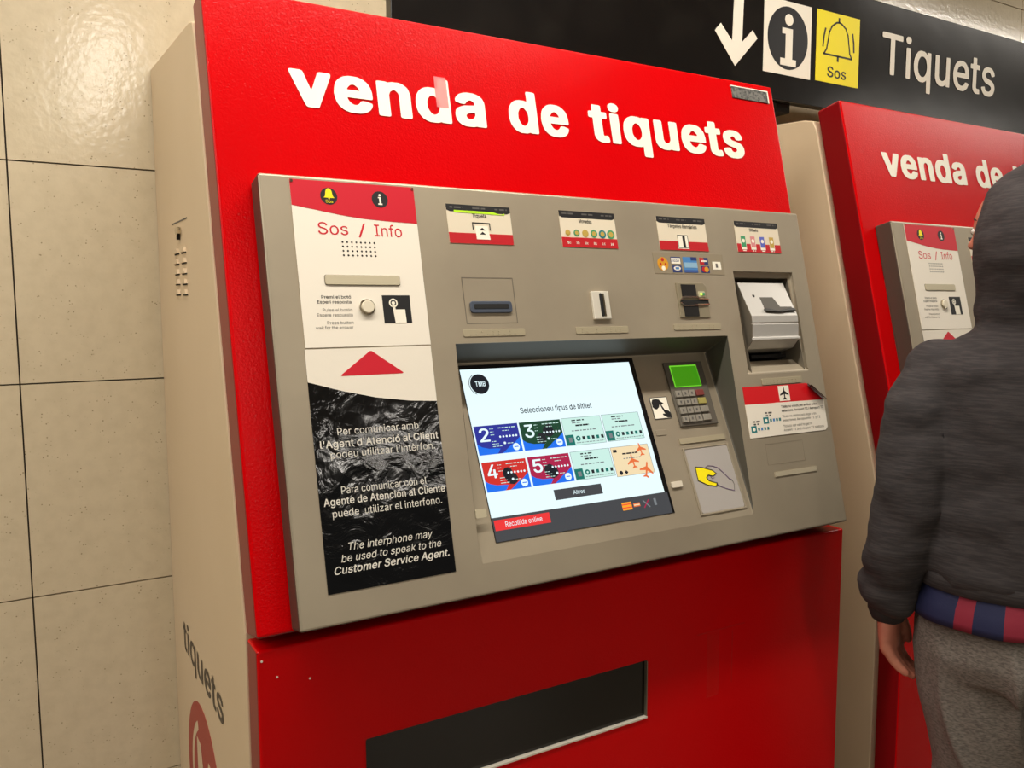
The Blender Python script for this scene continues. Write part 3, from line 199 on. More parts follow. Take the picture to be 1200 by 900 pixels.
 'bold': "'87;28,122,25,130,23,200,26,203,56,203,58,198,56,126,52,122|.79;32,-5,24,-2,18,6,14,16,16,24,21,32,28,36,32,37,48,36,54,31,59,22,60,10,56,4,50,-2,42,-5|/103;4,-33,1,-28,3,-20,64,206,68,212,94,212,97,206,34,-28,30,-33|0184;82,-6,66,-3,52,3,40,13,29,28,22,44,16,68,14,84,14,116,17,138,23,158,31,174,37,182,48,193,60,201,74,205,94,206,112,203,126,197,138,187,149,172,156,156,162,132,164,116,164,84,161,62,156,44,148,26,138,14,128,5,116,-2,96,-6;84,23,76,26,69,30,62,38,55,50,49,76,48,112,53,144,60,160,72,172,80,176,90,178,98,176,111,168,117,162,122,153,126,140,129,124,130,86,126,60,122,48,116,38,112,32,100,25,94,23|1184;28,-3,25,2,25,20,28,24,76,24,78,26,78,166,76,166,38,138,34,138,30,139,29,142,29,168,32,172,74,203,110,203,113,198,113,26,116,24,156,24,159,20,159,0,157,-2,154,-3|2184;22,-3,20,2,20,16,21,20,106,112,117,128,121,142,120,156,116,165,108,172,96,177,82,177,68,171,59,162,56,154,55,142,52,139,26,139,22,140,21,144,21,150,25,166,34,182,42,191,52,198,68,204,82,206,96,206,110,204,122,199,139,186,146,178,151,166,155,150,153,130,144,110,129,90,69,26,72,25,154,25,158,20,157,0,154,-3|3184;78,-6,52,-1,34,10,21,24,16,34,12,50,16,55,46,55,48,52,51,40,56,34,66,27,80,23,92,23,104,26,112,30,120,38,124,50,124,64,120,75,112,84,100,91,88,94,60,94,57,98,57,116,58,120,100,168,104,174,26,175,22,180,22,200,24,202,26,203,148,203,151,198,151,182,150,178,97,118,98,117,116,115,130,108,142,100,148,92,155,80,159,66,159,48,156,36,145,18,130,5,118,-1,108,-4,92,-6|4184;108,-3,106,2,105,38,14,38,11,42,11,62,13,68,93,202,96,203,122,203,126,200,125,196,50,68,52,67,105,68,107,126,110,128,136,128,138,127,140,122,140,68,142,67,162,67,166,66,167,62,167,42,164,38,140,37,140,2,138,-2|5184;80,-6,66,-4,56,-1,46,4,37,12,29,20,22,34,19,44,20,52,24,54,50,54,55,42,63,32,78,24,92,23,100,25,108,30,119,42,124,58,123,74,118,86,113,94,106,100,92,105,84,106,72,104,52,94,32,95,22,98,22,108,32,198,34,202,38,203,146,203,148,202,149,198,149,180,146,175,66,175,64,174,60,129,80,134,100,134,112,132,126,126,139,114,148,104,157,82,159,68,158,52,155,40,146,22,135,10,122,1,112,-3,94,-6|6184;82,-6,68,-4,54,2,42,11,34,20,24,38,21,50,20,56,21,76,27,96,39,120,94,200,98,203,128,203,131,200,130,196,82,128,84,126,106,126,122,122,134,114,144,105,152,90,157,76,158,68,157,48,153,34,149,26,140,14,131,6,120,0,110,-4,94,-6;86,22,74,26,62,35,56,46,54,58,54,66,58,82,64,91,72,97,80,100,92,101,100,99,108,95,116,88,122,76,124,60,121,44,112,32,102,25,90,22|7184;36,-3,34,0,34,2,120,174,118,175,22,175,19,180,19,198,20,202,24,203,156,203,159,198,159,176,70,0,66,-3|8184;80,-6,72,-5,56,-1,46,3,36,10,27,20,21,30,16,44,15,54,17,68,25,86,36,97,47,104,31,120,25,132,23,142,23,158,25,166,31,178,44,192,58,200,74,205,94,206,114,203,130,195,142,184,150,172,155,154,155,144,153,134,146,119,131,104,144,96,154,84,161,68,163,54,161,38,155,26,150,18,141,10,130,2,116,-3,96,-6;88,22,70,26,58,33,52,42,50,56,53,70,59,78,64,82,70,85,82,89,94,89,110,83,121,74,124,70,127,62,127,48,123,38,116,30,102,24;84,117,72,122,63,128,58,138,57,152,60,162,66,169,74,175,90,178,102,175,114,168,118,160,120,154,120,140,116,130,106,121,92,117|9184;50,-3,47,0,48,4,96,72,94,74,72,74,56,78,44,86,34,96,25,112,21,124,20,144,22,158,33,180,42,190,54,198,68,204,82,206,96,206,110,204,122,199,132,193,143,182,148,174,156,156,158,142,158,130,156,118,149,100,137,78,83,-2,80,-3;84,99,70,105,61,114,56,124,54,142,57,156,66,168,76,175,90,178,104,174,114,166,122,152,124,134,121,120,113,108,104,102,98,100|A194;4,-3,2,2,3,6,75,200,78,203,112,203,115,198,184,10,186,2,186,-2,182,-3,154,-3,152,-2,130,53,60,53,56,52,38,-2,34,-3;68,81,68,82,68,86,92,158,94,159,121,82,118,81|B185;22,-3,19,2,19,198,20,202,24,203,106,203,120,201,134,195,142,190,151,180,158,168,161,156,161,138,158,128,152,118,136,104,149,98,156,90,166,74,169,62,169,46,163,26,155,16,148,9,134,2,124,-1,110,-3;56,25,54,28,55,88,98,88,106,87,124,78,132,68,135,56,134,46,129,36,122,31,106,26;56,115,54,118,55,174,92,175,102,174,114,170,122,164,127,152,127,142,124,132,117,124,106,117,94,115|C206;96,-6,78,-3,58,5,42,18,30,31,20,49,14,68,11,88,11,112,15,136,21,152,30,168,41,182,58,195,72,201,88,205,112,206,132,203,142,200,154,194,162,188,174,176,181,166,189,146,190,136,186,134,158,134,152,148,146,158,132,169,120,174,110,176,100,176,86,173,76,168,62,156,55,146,50,134,47,120,46,86,49,70,55,56,62,44,76,32,94,25,110,24,128,29,140,36,151,50,158,66,188,66,190,64,191,62,186,44,178,30,173,24,157,8,144,2,132,-3,112,-6|E170;22,-3,19,2,19,198,20,202,24,203,148,203,151,198,151,180,150,176,148,175,56,175,54,174,55,116,142,115,145,110,145,92,144,88,140,87,55,86,54,28,56,25,150,25,153,20,153,2,152,-2,148,-3|H209;22,-3,19,2,19,198,20,202,24,203,50,203,52,202,54,200,55,118,146,117,149,120,149,200,152,203,183,202,185,198,185,2,184,-2,180,-3,154,-3,151,-2,149,0,148,88,56,88,54,86,54,0,50,-3|I124;10,-3,7,2,7,20,8,24,12,25,38,25,41,26,41,172,38,175,9,176,7,180,8,200,12,203,108,203,111,198,111,180,110,176,106,175,80,175,77,174,77,28,80,25,109,24,111,20,110,0,106,-3|L160;22,-3,19,2,19,198,22,203,50,203,53,202,54,198,54,26,56,25,144,25,147,20,147,2,146,-2,142,-3|M252;22,-3,19,2,19,198,20,202,24,203,60,203,64,202,124,48,126,50,135,78,183,202,186,203,224,203,226,202,228,198,228,2,226,-2,224,-3,198,-3,195,-2,193,0,192,134,189,128,139,-2,136,-3,112,-3,108,-2,106,2,56,132,54,134,53,2,50,-3|P180;22,-3,19,2,19,198,20,202,24,203,104,203,122,200,136,194,144,188,152,180,160,164,164,154,166,140,165,124,161,110,156,100,144,86,134,78,122,73,104,70,55,70,53,0,50,-3;56,98,54,100,55,174,92,175,100,174,114,170,122,164,127,156,130,146,130,128,127,118,121,108,110,102,100,99|R182;22,-3,19,2,19,198,20,202,24,203,104,203,122,200,136,194,144,189,153,180,161,164,166,146,166,132,164,120,156,102,144,89,132,81,130,78,168,10,172,2,172,-2,168,-3,136,-2,133,0,94,74,56,75,54,72,53,0,50,-3;56,103,54,106,55,174,92,175,102,174,114,170,123,164,130,150,131,136,127,120,120,111,108,105,94,103|S181;70,-6,60,-4,44,2,32,10,24,17,13,36,10,50,12,56,14,57,44,57,46,54,49,42,54,34,68,26,88,22,108,26,122,34,127,40,130,46,131,52,130,62,128,66,122,72,112,78,62,93,44,101,32,109,23,120,18,130,15,146,16,156,18,164,24,177,36,190,44,195,58,202,72,205,82,206,106,205,128,198,142,190,150,182,160,164,162,156,162,147,158,146,130,146,127,150,124,160,114,170,100,176,84,177,70,173,56,164,52,158,50,150,51,140,56,132,70,124,120,109,138,101,148,93,157,84,163,72,166,54,165,46,161,32,156,22,144,10,134,3,120,-3,104,-6|T182;74,-3,71,2,71,174,68,175,10,175,7,180,8,200,12,203,166,203,169,198,169,180,166,175,108,175,106,174,106,2,102,-3|V194;78,-3,73,4,3,194,3,200,6,203,34,203,38,200,94,40,97,44,151,200,154,203,184,203,186,200,184,190,114,0,110,-3|a159;50,-6,40,-4,26,3,20,8,12,20,8,30,7,38,7,48,10,61,16,70,22,75,36,83,50,87,90,92,100,95,103,98,102,112,99,118,94,122,80,127,68,126,58,122,50,116,42,105,34,105,14,111,12,114,12,118,16,126,24,136,32,143,44,149,66,154,88,154,106,150,116,145,125,136,133,124,136,114,137,108,137,0,134,-3,108,-3,105,0,104,6,102,7,94,1,80,-5,74,-6;62,21,50,26,43,32,41,44,44,53,52,58,64,62,102,67,103,48,101,42,96,34,88,27,80,23,72,21|b172;78,-6,70,-4,62,0,50,10,49,8,49,0,46,-3,20,-3,16,0,16,198,17,202,20,203,46,203,49,200,50,140,66,150,78,154,100,154,114,151,128,144,139,134,147,122,155,104,158,88,158,60,153,38,142,19,132,8,114,-3,102,-6;80,22,72,25,64,30,55,44,51,56,49,70,50,88,55,106,66,119,80,126,92,126,100,123,108,119,114,112,118,106,123,90,124,66,119,44,111,32,100,24,92,22|c161;68,-6,56,-3,42,4,26,18,21,26,14,40,9,60,8,74,10,94,14,108,21,122,28,131,42,144,50,149,70,154,98,153,114,148,130,138,140,126,146,114,146,108,142,105,122,100,118,100,115,102,110,113,104,118,92,125,82,127,76,126,62,121,56,116,50,108,44,90,43,64,47,46,51,38,59,30,68,24,82,21,96,24,104,29,110,36,115,48,118,49,124,49,144,44,147,38,142,26,134,14,120,3,110,-2,100,-5,92,-6|d172;64,-6,52,-2,34,8,24,19,16,34,11,48,8,74,10,94,15,112,24,128,34,139,42,146,56,152,68,154,94,153,106,148,116,140,118,200,122,203,148,203,151,198,151,0,148,-3,122,-3,118,0,118,8,116,10,106,0,94,-5,88,-6;74,22,60,29,54,35,48,44,43,64,43,84,48,104,57,116,62,121,70,125,86,126,94,123,102,119,108,113,112,104,117,88,118,74,117,62,111,42,102,30,90,23,80,22|e164;70,-6,54,-2,42,4,36,8,22,24,15,36,10,54,8,72,9,88,14,108,21,122,26,130,38,141,52,149,64,153,92,154,114,148,126,139,135,130,147,108,151,86,151,68,149,64,146,64,44,64,43,60,47,46,54,34,60,28,68,24,82,21,92,22,102,26,111,34,116,42,118,44,126,44,142,40,146,38,148,34,143,24,137,14,122,3,110,-3,96,-6;44,90,44,96,46,102,53,114,64,123,80,127,94,124,104,117,111,108,116,92,114,90|f105;30,-3,27,2,27,124,24,126,0,126,-2,130,-2,148,2,152,26,153,27,178,29,184,36,196,48,206,64,211,86,211,96,209,100,204,93,182,90,181,80,183,70,182,64,178,61,170,62,152,90,152,94,151,95,148,95,132,94,128,92,126,64,126,61,124,61,0,58,-3|g173;66,-62,52,-59,33,-50,20,-36,16,-28,16,-26,34,-14,42,-13,52,-25,64,-32,76,-35,86,-35,96,-33,108,-27,112,-22,115,-16,117,-10,117,12,116,13,104,4,94,0,88,-1,66,-1,50,3,34,12,20,28,14,40,10,54,8,76,10,96,13,108,20,122,32,138,44,146,60,153,68,154,94,153,104,149,116,139,118,140,118,148,120,152,148,152,151,146,151,-12,149,-24,144,-34,136,-44,122,-54,110,-59,94,-62;78,26,62,31,51,42,44,60,43,84,47,102,53,112,66,123,74,126,80,126,92,125,98,121,104,117,109,112,113,104,116,94,118,82,118,70,114,50,110,42,106,37,94,29,88,27|h167;18,-3,16,2,16,198,20,203,46,203,49,202,50,198,50,142,66,150,74,153,80,154,106,153,116,149,126,143,132,137,140,124,145,106,145,2,144,-2,140,-3,114,-3,112,0,111,100,110,106,105,116,96,123,86,126,80,126,70,124,60,118,54,110,50,98,49,0,46,-3|i71;18,-3,16,2,16,148,20,152,46,152,49,150,50,146,50,2,46,-3;26,171,18,176,14,182,11,190,13,196,17,204,24,208,38,209,44,207,50,203,54,196,55,190,53,184,49,176,44,173,38,171|k155;18,-3,16,2,16,198,20,203,46,203,49,202,50,198,50,94,52,95,108,152,142,152,145,150,145,148,144,146,86,87,85,84,147,6,150,0,148,-3,112,-2,65,58,60,63,50,54,50,2,49,-2,46,-3|l80;46,-4,36,-2,28,3,22,10,16,26,16,198,17,202,20,203,46,203,50,200,50,30,52,26,54,24,68,24,70,23,76,2,74,-1,70,-3|m245;18,-3,16,2,16,146,18,152,46,152,48,150,49,142,50,141,60,149,72,154,92,155,104,153,110,150,126,134,139,146,150,152,164,155,178,155,186,154,198,149,208,143,214,136,221,122,224,106,224,2,222,-2,194,-3,190,0,190,104,189,110,187,116,181,122,174,125,164,127,154,125,145,118,139,110,137,104,136,0,132,-3,108,-3,104,-2,103,2,103,104,102,110,100,116,94,122,78,127,72,126,60,120,53,112,50,102,49,0,46,-3|n167;18,-3,16,2,16,146,17,150,20,152,46,152,49,148,49,142,50,140,66,150,80,154,106,153,116,150,122,146,130,139,137,130,141,122,145,106,145,2,144,-2,140,-3,116,-3,112,0,111,100,110,106,105,116,96,123,86,126,80,126,70,124,60,118,54,110,50,98,49,0,46,-3|o169;68,-6,56,-3,42,4,26,18,21,26,14,40,9,60,8,72,9,88,14,108,21,122,27,130,36,140,50,148,64,153,70,154,94,154,108,151,118,146,132,136,143,122,150,106,154,90,155,80,154,58,149,38,143,26,134,14,125,6,112,-1,100,-5,92,-6;80,21,66,25,58,30,51,38,47,46,44,58,43,82,48,104,56,116,62,121,70,125,82,127,98,123,105,118,112,110,116,102,120,86,120,64,117,48,110,35,104,29,96,25,88,22|p172;18,-59,16,-54,17,150,20,152,46,152,49,148,49,140,50,139,66,150,78,154,100,154,116,150,128,144,139,134,147,122,155,104,158,88,158,62,155,44,150,32,142,19,132,8,116,-2,106,-5,100,-6,74,-5,62,0,50,8,49,-56,46,-59;80,22,72,25,64,30,55,44,51,56,49,70,50,88,55,106,66,119,80,126,92,126,100,123,108,119,114,112,118,106,123,90,124,66,119,44,111,32,100,24,92,22|q172;120,-59,117,-54,116,8,104,0,88,-6,66,-6,52,-3,40,4,28,14,19,28,11,48,8,76,10,94,15,112,24,128,34,139,42,146,56,152,68,154,94,153,106,148,116,139,118,140,118,148,122,152,148,152,151,148,151,-54,148,-59;74,22,60,29,54,35,48,44,43,64,43,84,48,104,57,116,62,121,70,125,86,126,94,123,102,119,108,113,112,104,117,88,118,74,117,62,111,42,102,30,90,23,80,22|r107;18,-3,16,2,17,150,20,152,46,152,48,150,49,144,50,142,60,149,74,154,98,154,101,148,101,130,100,125,96,124,78,125,68,122,58,115,51,104,50,98,49,0,46,-3|s149;58,-6,44,-3,28,6,16,20,10,32,9,36,10,39,14,41,38,45,41,44,48,30,52,26,62,22,76,21,88,24,96,30,100,36,100,46,97,50,90,55,46,66,30,75,22,83,16,92,13,106,14,116,16,122,23,134,30,142,44,149,62,154,92,153,108,147,120,138,126,130,131,120,132,116,130,112,118,108,104,106,91,122,82,127,74,128,62,126,53,120,48,114,48,104,52,98,62,93,102,83,120,74,128,66,133,56,135,48,135,36,132,27,126,16,122,10,112,3,100,-3,84,-6|t95;60,-5,48,-3,38,1,30,8,25,16,21,28,21,124,18,126,2,126,-2,130,-2,146,0,151,2,152,18,152,21,154,21,184,24,188,52,188,55,184,56,153,82,152,85,148,85,130,83,126,58,126,55,124,55,32,56,27,60,24,66,23,80,24,82,23,85,20,88,0,86,-3,80,-4|u167;60,-5,48,-2,38,4,27,14,18,32,16,44,17,150,20,152,46,152,49,150,50,50,51,44,55,34,62,28,74,23,82,23,91,26,101,32,108,40,111,52,112,150,116,152,142,152,145,146,144,0,142,-3,116,-3,112,0,112,8,110,9,100,1,88,-4,80,-5|v159;62,-3,59,0,54,12,3,146,3,150,6,152,34,152,38,150,76,44,115,150,120,152,148,152,150,148,149,142,94,0,90,-3|w228;52,-3,47,6,6,140,4,148,6,151,8,152,34,152,39,150,66,52,69,56,93,146,96,152,126,152,129,150,154,56,156,52,184,150,188,152,214,152,218,151,219,148,216,138,172,-2,170,-3,144,-3,140,0,112,98,83,0,78,-3|y159;24,-60,16,-58,14,-54,20,-32,24,-31,38,-32,46,-28,52,-19,59,0,3,146,3,150,6,152,34,152,38,150,76,44,115,150,120,152,148,152,150,148,149,142,87,-20,79,-36,68,-50,60,-56,46,-60|z155;14,-3,11,2,11,16,12,20,92,122,90,124,16,124,14,130,14,146,16,151,18,152,134,152,136,146,136,132,134,126,57,26,60,25,136,25,138,20,138,2,136,-2,134,-3|à159;50,-6,40,-4,26,3,20,8,12,20,8,30,7,38,7,48,10,61,16,70,22,75,36,83,50,87,90,92,100,95,103,98,102,112,99,118,94,122,80,127,68,126,58,122,50,116,42,105,34,105,14,111,12,114,12,118,16,126,24,136,32,143,44,149,66,154,88,154,106,150,116,145,125,136,133,124,136,114,137,108,137,0,134,-3,108,-3,105,0,104,6,102,7,94,1,80,-5,74,-6;62,21,50,26,43,32,41,44,44,53,52,58,64,62,102,67,103,48,101,42,96,34,88,27,80,23,72,21;62,166,35,206,35,208,36,211,66,211,71,208,89,170,86,166|á159;50,-6,40,-4,26,3,20,8,12,20,8,30,7,38,7,48,10,61,16,70,22,75,36,83,50,87,90,92,100,95,103,98,102,112,99,118,94,122,80,127,68,126,58,122,50,116,42,105,34,105,14,111,12,114,12,118,16,126,24,136,32,143,44,149,66,154,88,154,106,150,116,145,125,136,133,124,136,114,137,108,137,0,134,-3,108,-3,105,0,104,6,102,7,94,1,80,-5,74,-6;62,21,50,26,43,32,41,44,44,53,52,58,64,62,102,67,103,48,101,42,96,34,88,27,80,23,72,21;62,166,60,168,60,172,79,210,110,211,112,210,113,208,112,204,88,167,84,166|è164;70,-6,54,-2,42,4,36,8,22,24,15,36,10,54,8,72,9,88,14,108,21,122,26,130,38,141,52,149,64,153,92,154,114,148,126,139,135,130,147,108,151,86,151,68,149,64,146,64,44,64,43,60,47,46,54,34,60,28,68,24,82,21,92,22,102,26,111,34,116,42,118,44,126,44,142,40,146,38,148,34,143,24,137,14,122,3,110,-3,96,-6;44,90,44,96,46,102,53,114,64,123,80,127,94,124,104,117,111,108,116,92,114,90;68,166,42,204,41,208,42,211,72,211,76,208,92,176,94,168,92,166|í71;18,-3,16,2,16,148,20,152,46,152,49,150,50,146,50,2,46,-3;20,166,18,170,19,172,38,210,40,211,68,211,72,210,72,206,46,166|ó169;68,-6,56,-3,42,4,26,18,21,26,14,40,9,60,8,72,9,88,14,108,21,122,27,130,36,140,50,148,64,153,70,154,94,154,108,151,118,146,132,136,143,122,150,106,154,90,155,80,154,58,149,38,143,26,134,14,125,6,112,-1,100,-5,92,-6;80,21,66,25,58,30,51,38,47,46,44,58,43,82,48,104,56,116,62,121,70,125,82,127,98,123,105,118,112,110,116,102,120,86,120,64,117,48,110,35,104,29,96,25,88,22;68,166,67,168,67,172,86,210,90,211,116,211,120,210,121,208,120,204,94,167,92,166|€188;104,-6,82,-1,70,5,61,12,50,22,42,34,34,50,28,66,4,67,2,68,2,72,9,92,12,93,25,94,26,104,24,107,6,107,2,112,10,132,28,133,35,152,42,166,50,178,62,189,72,196,88,203,106,206,118,206,134,204,152,198,168,187,170,184,171,180,161,160,158,158,154,158,140,168,132,172,116,176,110,176,94,172,87,168,78,160,68,142,65,134,66,132,144,132,146,131,147,128,139,110,136,107,62,106,61,96,62,93,126,93,130,92,130,90,122,70,120,67,68,67,66,66,65,64,71,50,77,42,84,35,94,29,108,24,118,24,130,27,142,33,152,41,158,41,160,38,170,18,168,14,160,6,146,-1,130,-5",
 'heavy': 'a168;46,-11,34,-8,20,-2,12,5,3,16,0,24,-2,38,-2,48,2,66,7,72,12,78,28,86,46,92,92,98,94,100,94,108,91,114,86,118,82,121,76,122,68,120,63,116,56,110,53,104,50,102,46,100,30,100,4,108,3,114,4,122,10,132,18,142,30,150,46,156,62,159,90,159,102,157,112,154,124,148,134,140,141,128,144,120,146,108,146,2,145,-4,142,-7,136,-8,104,-8,96,-6,80,-11;66,26,58,29,52,34,50,38,50,44,54,50,62,55,68,57,88,60,93,60,94,58,94,48,87,36,83,32,76,28|d182;60,-11,44,-6,34,-1,26,4,16,16,8,28,3,44,0,60,-1,74,1,94,3,106,8,118,16,132,25,142,34,149,46,155,64,159,92,159,108,155,108,198,109,204,110,206,118,208,150,208,156,206,159,204,160,198,160,2,159,-4,156,-7,150,-8,118,-8,110,-5,92,-11;78,27,70,31,64,37,56,50,52,64,52,84,54,94,62,110,70,118,78,121,82,121,87,120,92,116,101,106,107,92,109,74,108,62,106,52,102,44,98,38,94,33,88,29,82,27|e174;66,-11,46,-6,32,1,16,16,10,26,5,36,0,60,-1,74,2,98,6,114,12,126,17,132,24,140,36,149,46,154,66,159,94,159,102,158,116,154,128,148,141,136,148,128,155,112,159,94,160,70,159,62,156,60,150,59,54,59,53,58,54,52,59,42,64,36,70,31,80,27,88,27,94,29,102,36,108,46,116,49,130,49,154,42,156,40,157,34,156,30,152,20,146,11,136,2,124,-4,114,-8,100,-11;56,95,54,98,62,110,70,118,80,121,88,120,95,114,102,106,106,96,104,95|i81;14,-8,8,-5,7,2,7,146,8,152,10,155,16,157,50,157,58,154,59,146,59,2,58,-4,56,-6,50,-8;22,166,16,169,9,172,4,180,2,192,4,200,8,206,16,211,24,214,42,214,50,211,58,206,62,200,64,190,62,180,58,174,50,169,42,166|n176;14,-8,8,-5,7,2,7,146,8,154,12,156,16,157,48,157,58,154,76,159,102,159,110,158,122,154,136,145,144,137,148,128,154,106,154,2,152,-5,146,-8,112,-8,106,-7,103,-4,102,2,102,100,99,108,96,113,88,120,82,121,74,118,66,112,62,104,59,96,59,2,58,-4,54,-7,50,-8|q182;116,-64,110,-61,108,-54,108,-7,92,-11,62,-11,44,-6,30,1,19,12,10,24,3,42,0,60,-1,76,1,94,3,106,7,118,16,132,26,143,34,149,52,157,64,159,90,159,98,158,110,154,118,157,150,157,156,155,159,152,160,146,160,-54,159,-60,158,-62,152,-64;78,27,70,31,64,37,56,50,52,64,52,84,54,94,62,110,70,118,78,121,82,121,87,120,92,116,101,106,107,92,109,74,108,62,106,52,102,44,98,38,94,33,88,29,82,27|s159;54,-11,40,-8,30,-4,20,2,11,10,7,16,2,26,0,36,1,42,10,46,24,49,30,50,42,50,50,47,58,32,66,27,72,26,80,28,87,32,91,38,91,44,88,48,84,51,40,62,26,69,20,73,10,84,6,94,4,108,7,126,13,136,20,144,28,149,38,154,58,159,88,159,100,157,118,150,129,140,135,132,139,124,141,116,140,109,132,105,114,101,100,101,92,104,87,114,82,119,78,122,72,122,64,119,60,116,57,112,57,106,62,101,68,97,110,87,124,80,129,76,139,66,143,54,144,48,144,36,142,26,138,16,130,7,122,0,110,-6,88,-11|t105;56,-10,44,-8,30,-2,22,5,16,12,12,28,12,120,10,121,-2,121,-8,123,-10,124,-11,130,-11,146,-10,154,-2,157,10,157,12,158,12,182,13,188,14,191,20,193,54,193,62,191,64,184,64,158,66,157,86,157,90,156,93,154,94,148,94,130,92,124,86,121,66,121,64,120,64,34,65,30,68,28,84,29,92,26,97,6,97,-2,94,-6,84,-9,74,-10|u177;56,-10,42,-6,28,1,18,12,10,28,7,44,7,146,8,154,12,156,16,157,50,157,58,154,59,146,59,50,62,42,65,36,70,31,78,28,86,31,94,36,99,44,102,52,102,146,103,154,106,156,112,157,144,157,152,155,153,152,154,146,154,2,153,-4,150,-7,144,-8,112,-8,102,-5,86,-10|v168;58,-8,51,-4,46,6,-6,142,-7,148,-6,154,-2,156,2,157,38,157,46,154,49,148,73,78,76,72,79,76,107,154,116,157,150,157,158,155,159,152,159,148,157,138,103,-4,100,-6,94,-8'}
GD = {}
for wname, src in GLYPHS.items():
    for e in src.split('|'):
        q = e[1:].split(';'); LL = []
        for l in q[1:]:
            n_ = [int(x) for x in l.split(',')]; LL.append(list(zip(n_[::2], n_[1::2])))
        GD[(wname, e[0])] = (int(q[0]), LL)
def area(l): return sum(l[i-1][0]*l[i][1]-l[i][0]*l[i-1][1] for i in range(len(l)))/2
def inside(p, l):
    r = False
    for i in range(len(l)):
        (x0, y0), (x1, y1) = l[i-1], l[i]
        if (y0 > p[1]) != (y1 > p[1]) and p[0] < (x1-x0)*(p[1]-y0)/(y1-y0)+x0: r = not r
    return r
GC = {}
def glyph(ch, bold):
    if (ch, bold) in GC: return GC[(ch, bold)]
    adv, LL = GD[('heavy' if bold > .05 else 'bold' if bold > .012 else 'regular', ch)]; outer = []; holes = []
    for l in LL:
        (holes if sum(inside((l[0][0]+.01, l[0][1]+.01), k) for k in LL if k is not l) % 2 == 1 else outer).append(l)
    vs = []; fs = []
    for l in outer:
        grp = [l]+[h for h in holes if inside(h[0], l)]
        flat = [p for g in grp for p in g]; k = len(vs); vs += [(x/200, y/200) for x, y in flat]
        for t in tessellate_polygon([[Vector((x, y, 0)) for x, y in g] for g in grp]):
            (ax, ay), (bx, by), (cx, cy) = (flat[i] for i in t)
            t = t if (bx-ax)*(cy-ay)-(cx-ax)*(by-ay) > 0 else t[::-1]
            fs.append([k+i for i in t])
    GC[(ch, bold)] = (adv/200, vs, fs); return GC[(ch, bold)]
def glyphs(t, bold, shear, track=0):
    vs = []; fs = []; x = 0
    for ch in t:
        if ch == ' ': x += .37; continue
        adv, gv, gf = glyph(ch, bold); k = len(vs)
        vs += [(x+a+b*shear, b) for a, b in gv]; fs += [[k+i for i in f] for f in gf]; x += adv+track
    return vs, fs
def empty(name, loc, label, cat, group=None, rz=0):
    o = D.objects.new(name, None); COL.objects.link(o); o.location = loc; o.rotation_euler.z = rz; o.empty_display_size = .1
    o['label'] = label; o['category'] = cat
    if group: o['group'] = group
    return o
def lab(o, t): o['label'] = t; return o
def plate_holes(mm, a0, a1, b0, b1, c0, c1, holes, m, edge=None):
    """slab with rectangular through holes; a hole may carry its own floor depth"""
    xs = sorted({a0, a1, *[h[0] for h in holes], *[h[1] for h in holes]}); ys = sorted({b0, b1, *[h[2] for h in holes], *[h[3] for h in holes]})
    def inh(x, y): return any(h[0]-1e-9 <= x <= h[1]+1e-9 and h[2]-1e-9 <= y <= h[3]+1e-9 for h in holes)
    for i in range(len(xs)-1):
        for j in range(len(ys)-1):
            if not inh((xs[i]+xs[i+1])/2, (ys[j]+ys[j+1])/2):
                q = [(xs[i], ys[j]), (xs[i+1], ys[j]), (xs[i+1], ys[j+1]), (xs[i], ys[j+1])]
                mm.face([(a, b, c1) for a, b in q], m); mm.face([(a, b, c0) for a, b in q[::-1]], m)
    def wall(p, q, lo, mt=None): mm.face([(p[0], p[1], c1), (p[0], p[1], lo), (q[0], q[1], lo), (q[0], q[1], c1)], mt or m)
    for i in range(len(xs)-1):
        wall((xs[i], b0), (xs[i+1], b0), c0, edge); wall((xs[i], b1), (xs[i+1], b1), c0)
    for j in range(len(ys)-1):
        wall((a0, ys[j]), (a0, ys[j+1]), c0, edge); wall((a1, ys[j]), (a1, ys[j+1]), c0, edge)
    for h in holes:
        lo = h[4] if len(h) > 4 else c0
        if lo is None: continue
        hx = [x for x in xs if h[0] <= x <= h[1]]; hy = [y for y in ys if h[2] <= y <= h[3]]
        for p, q in zip(hx, hx[1:]): wall((p, h[2]), (q, h[2]), lo); wall((p, h[3]), (q, h[3]), lo)
        for p, q in zip(hy, hy[1:]): wall((h[0], p), (h[0], q), lo); wall((h[1], p), (h[1], q), lo)

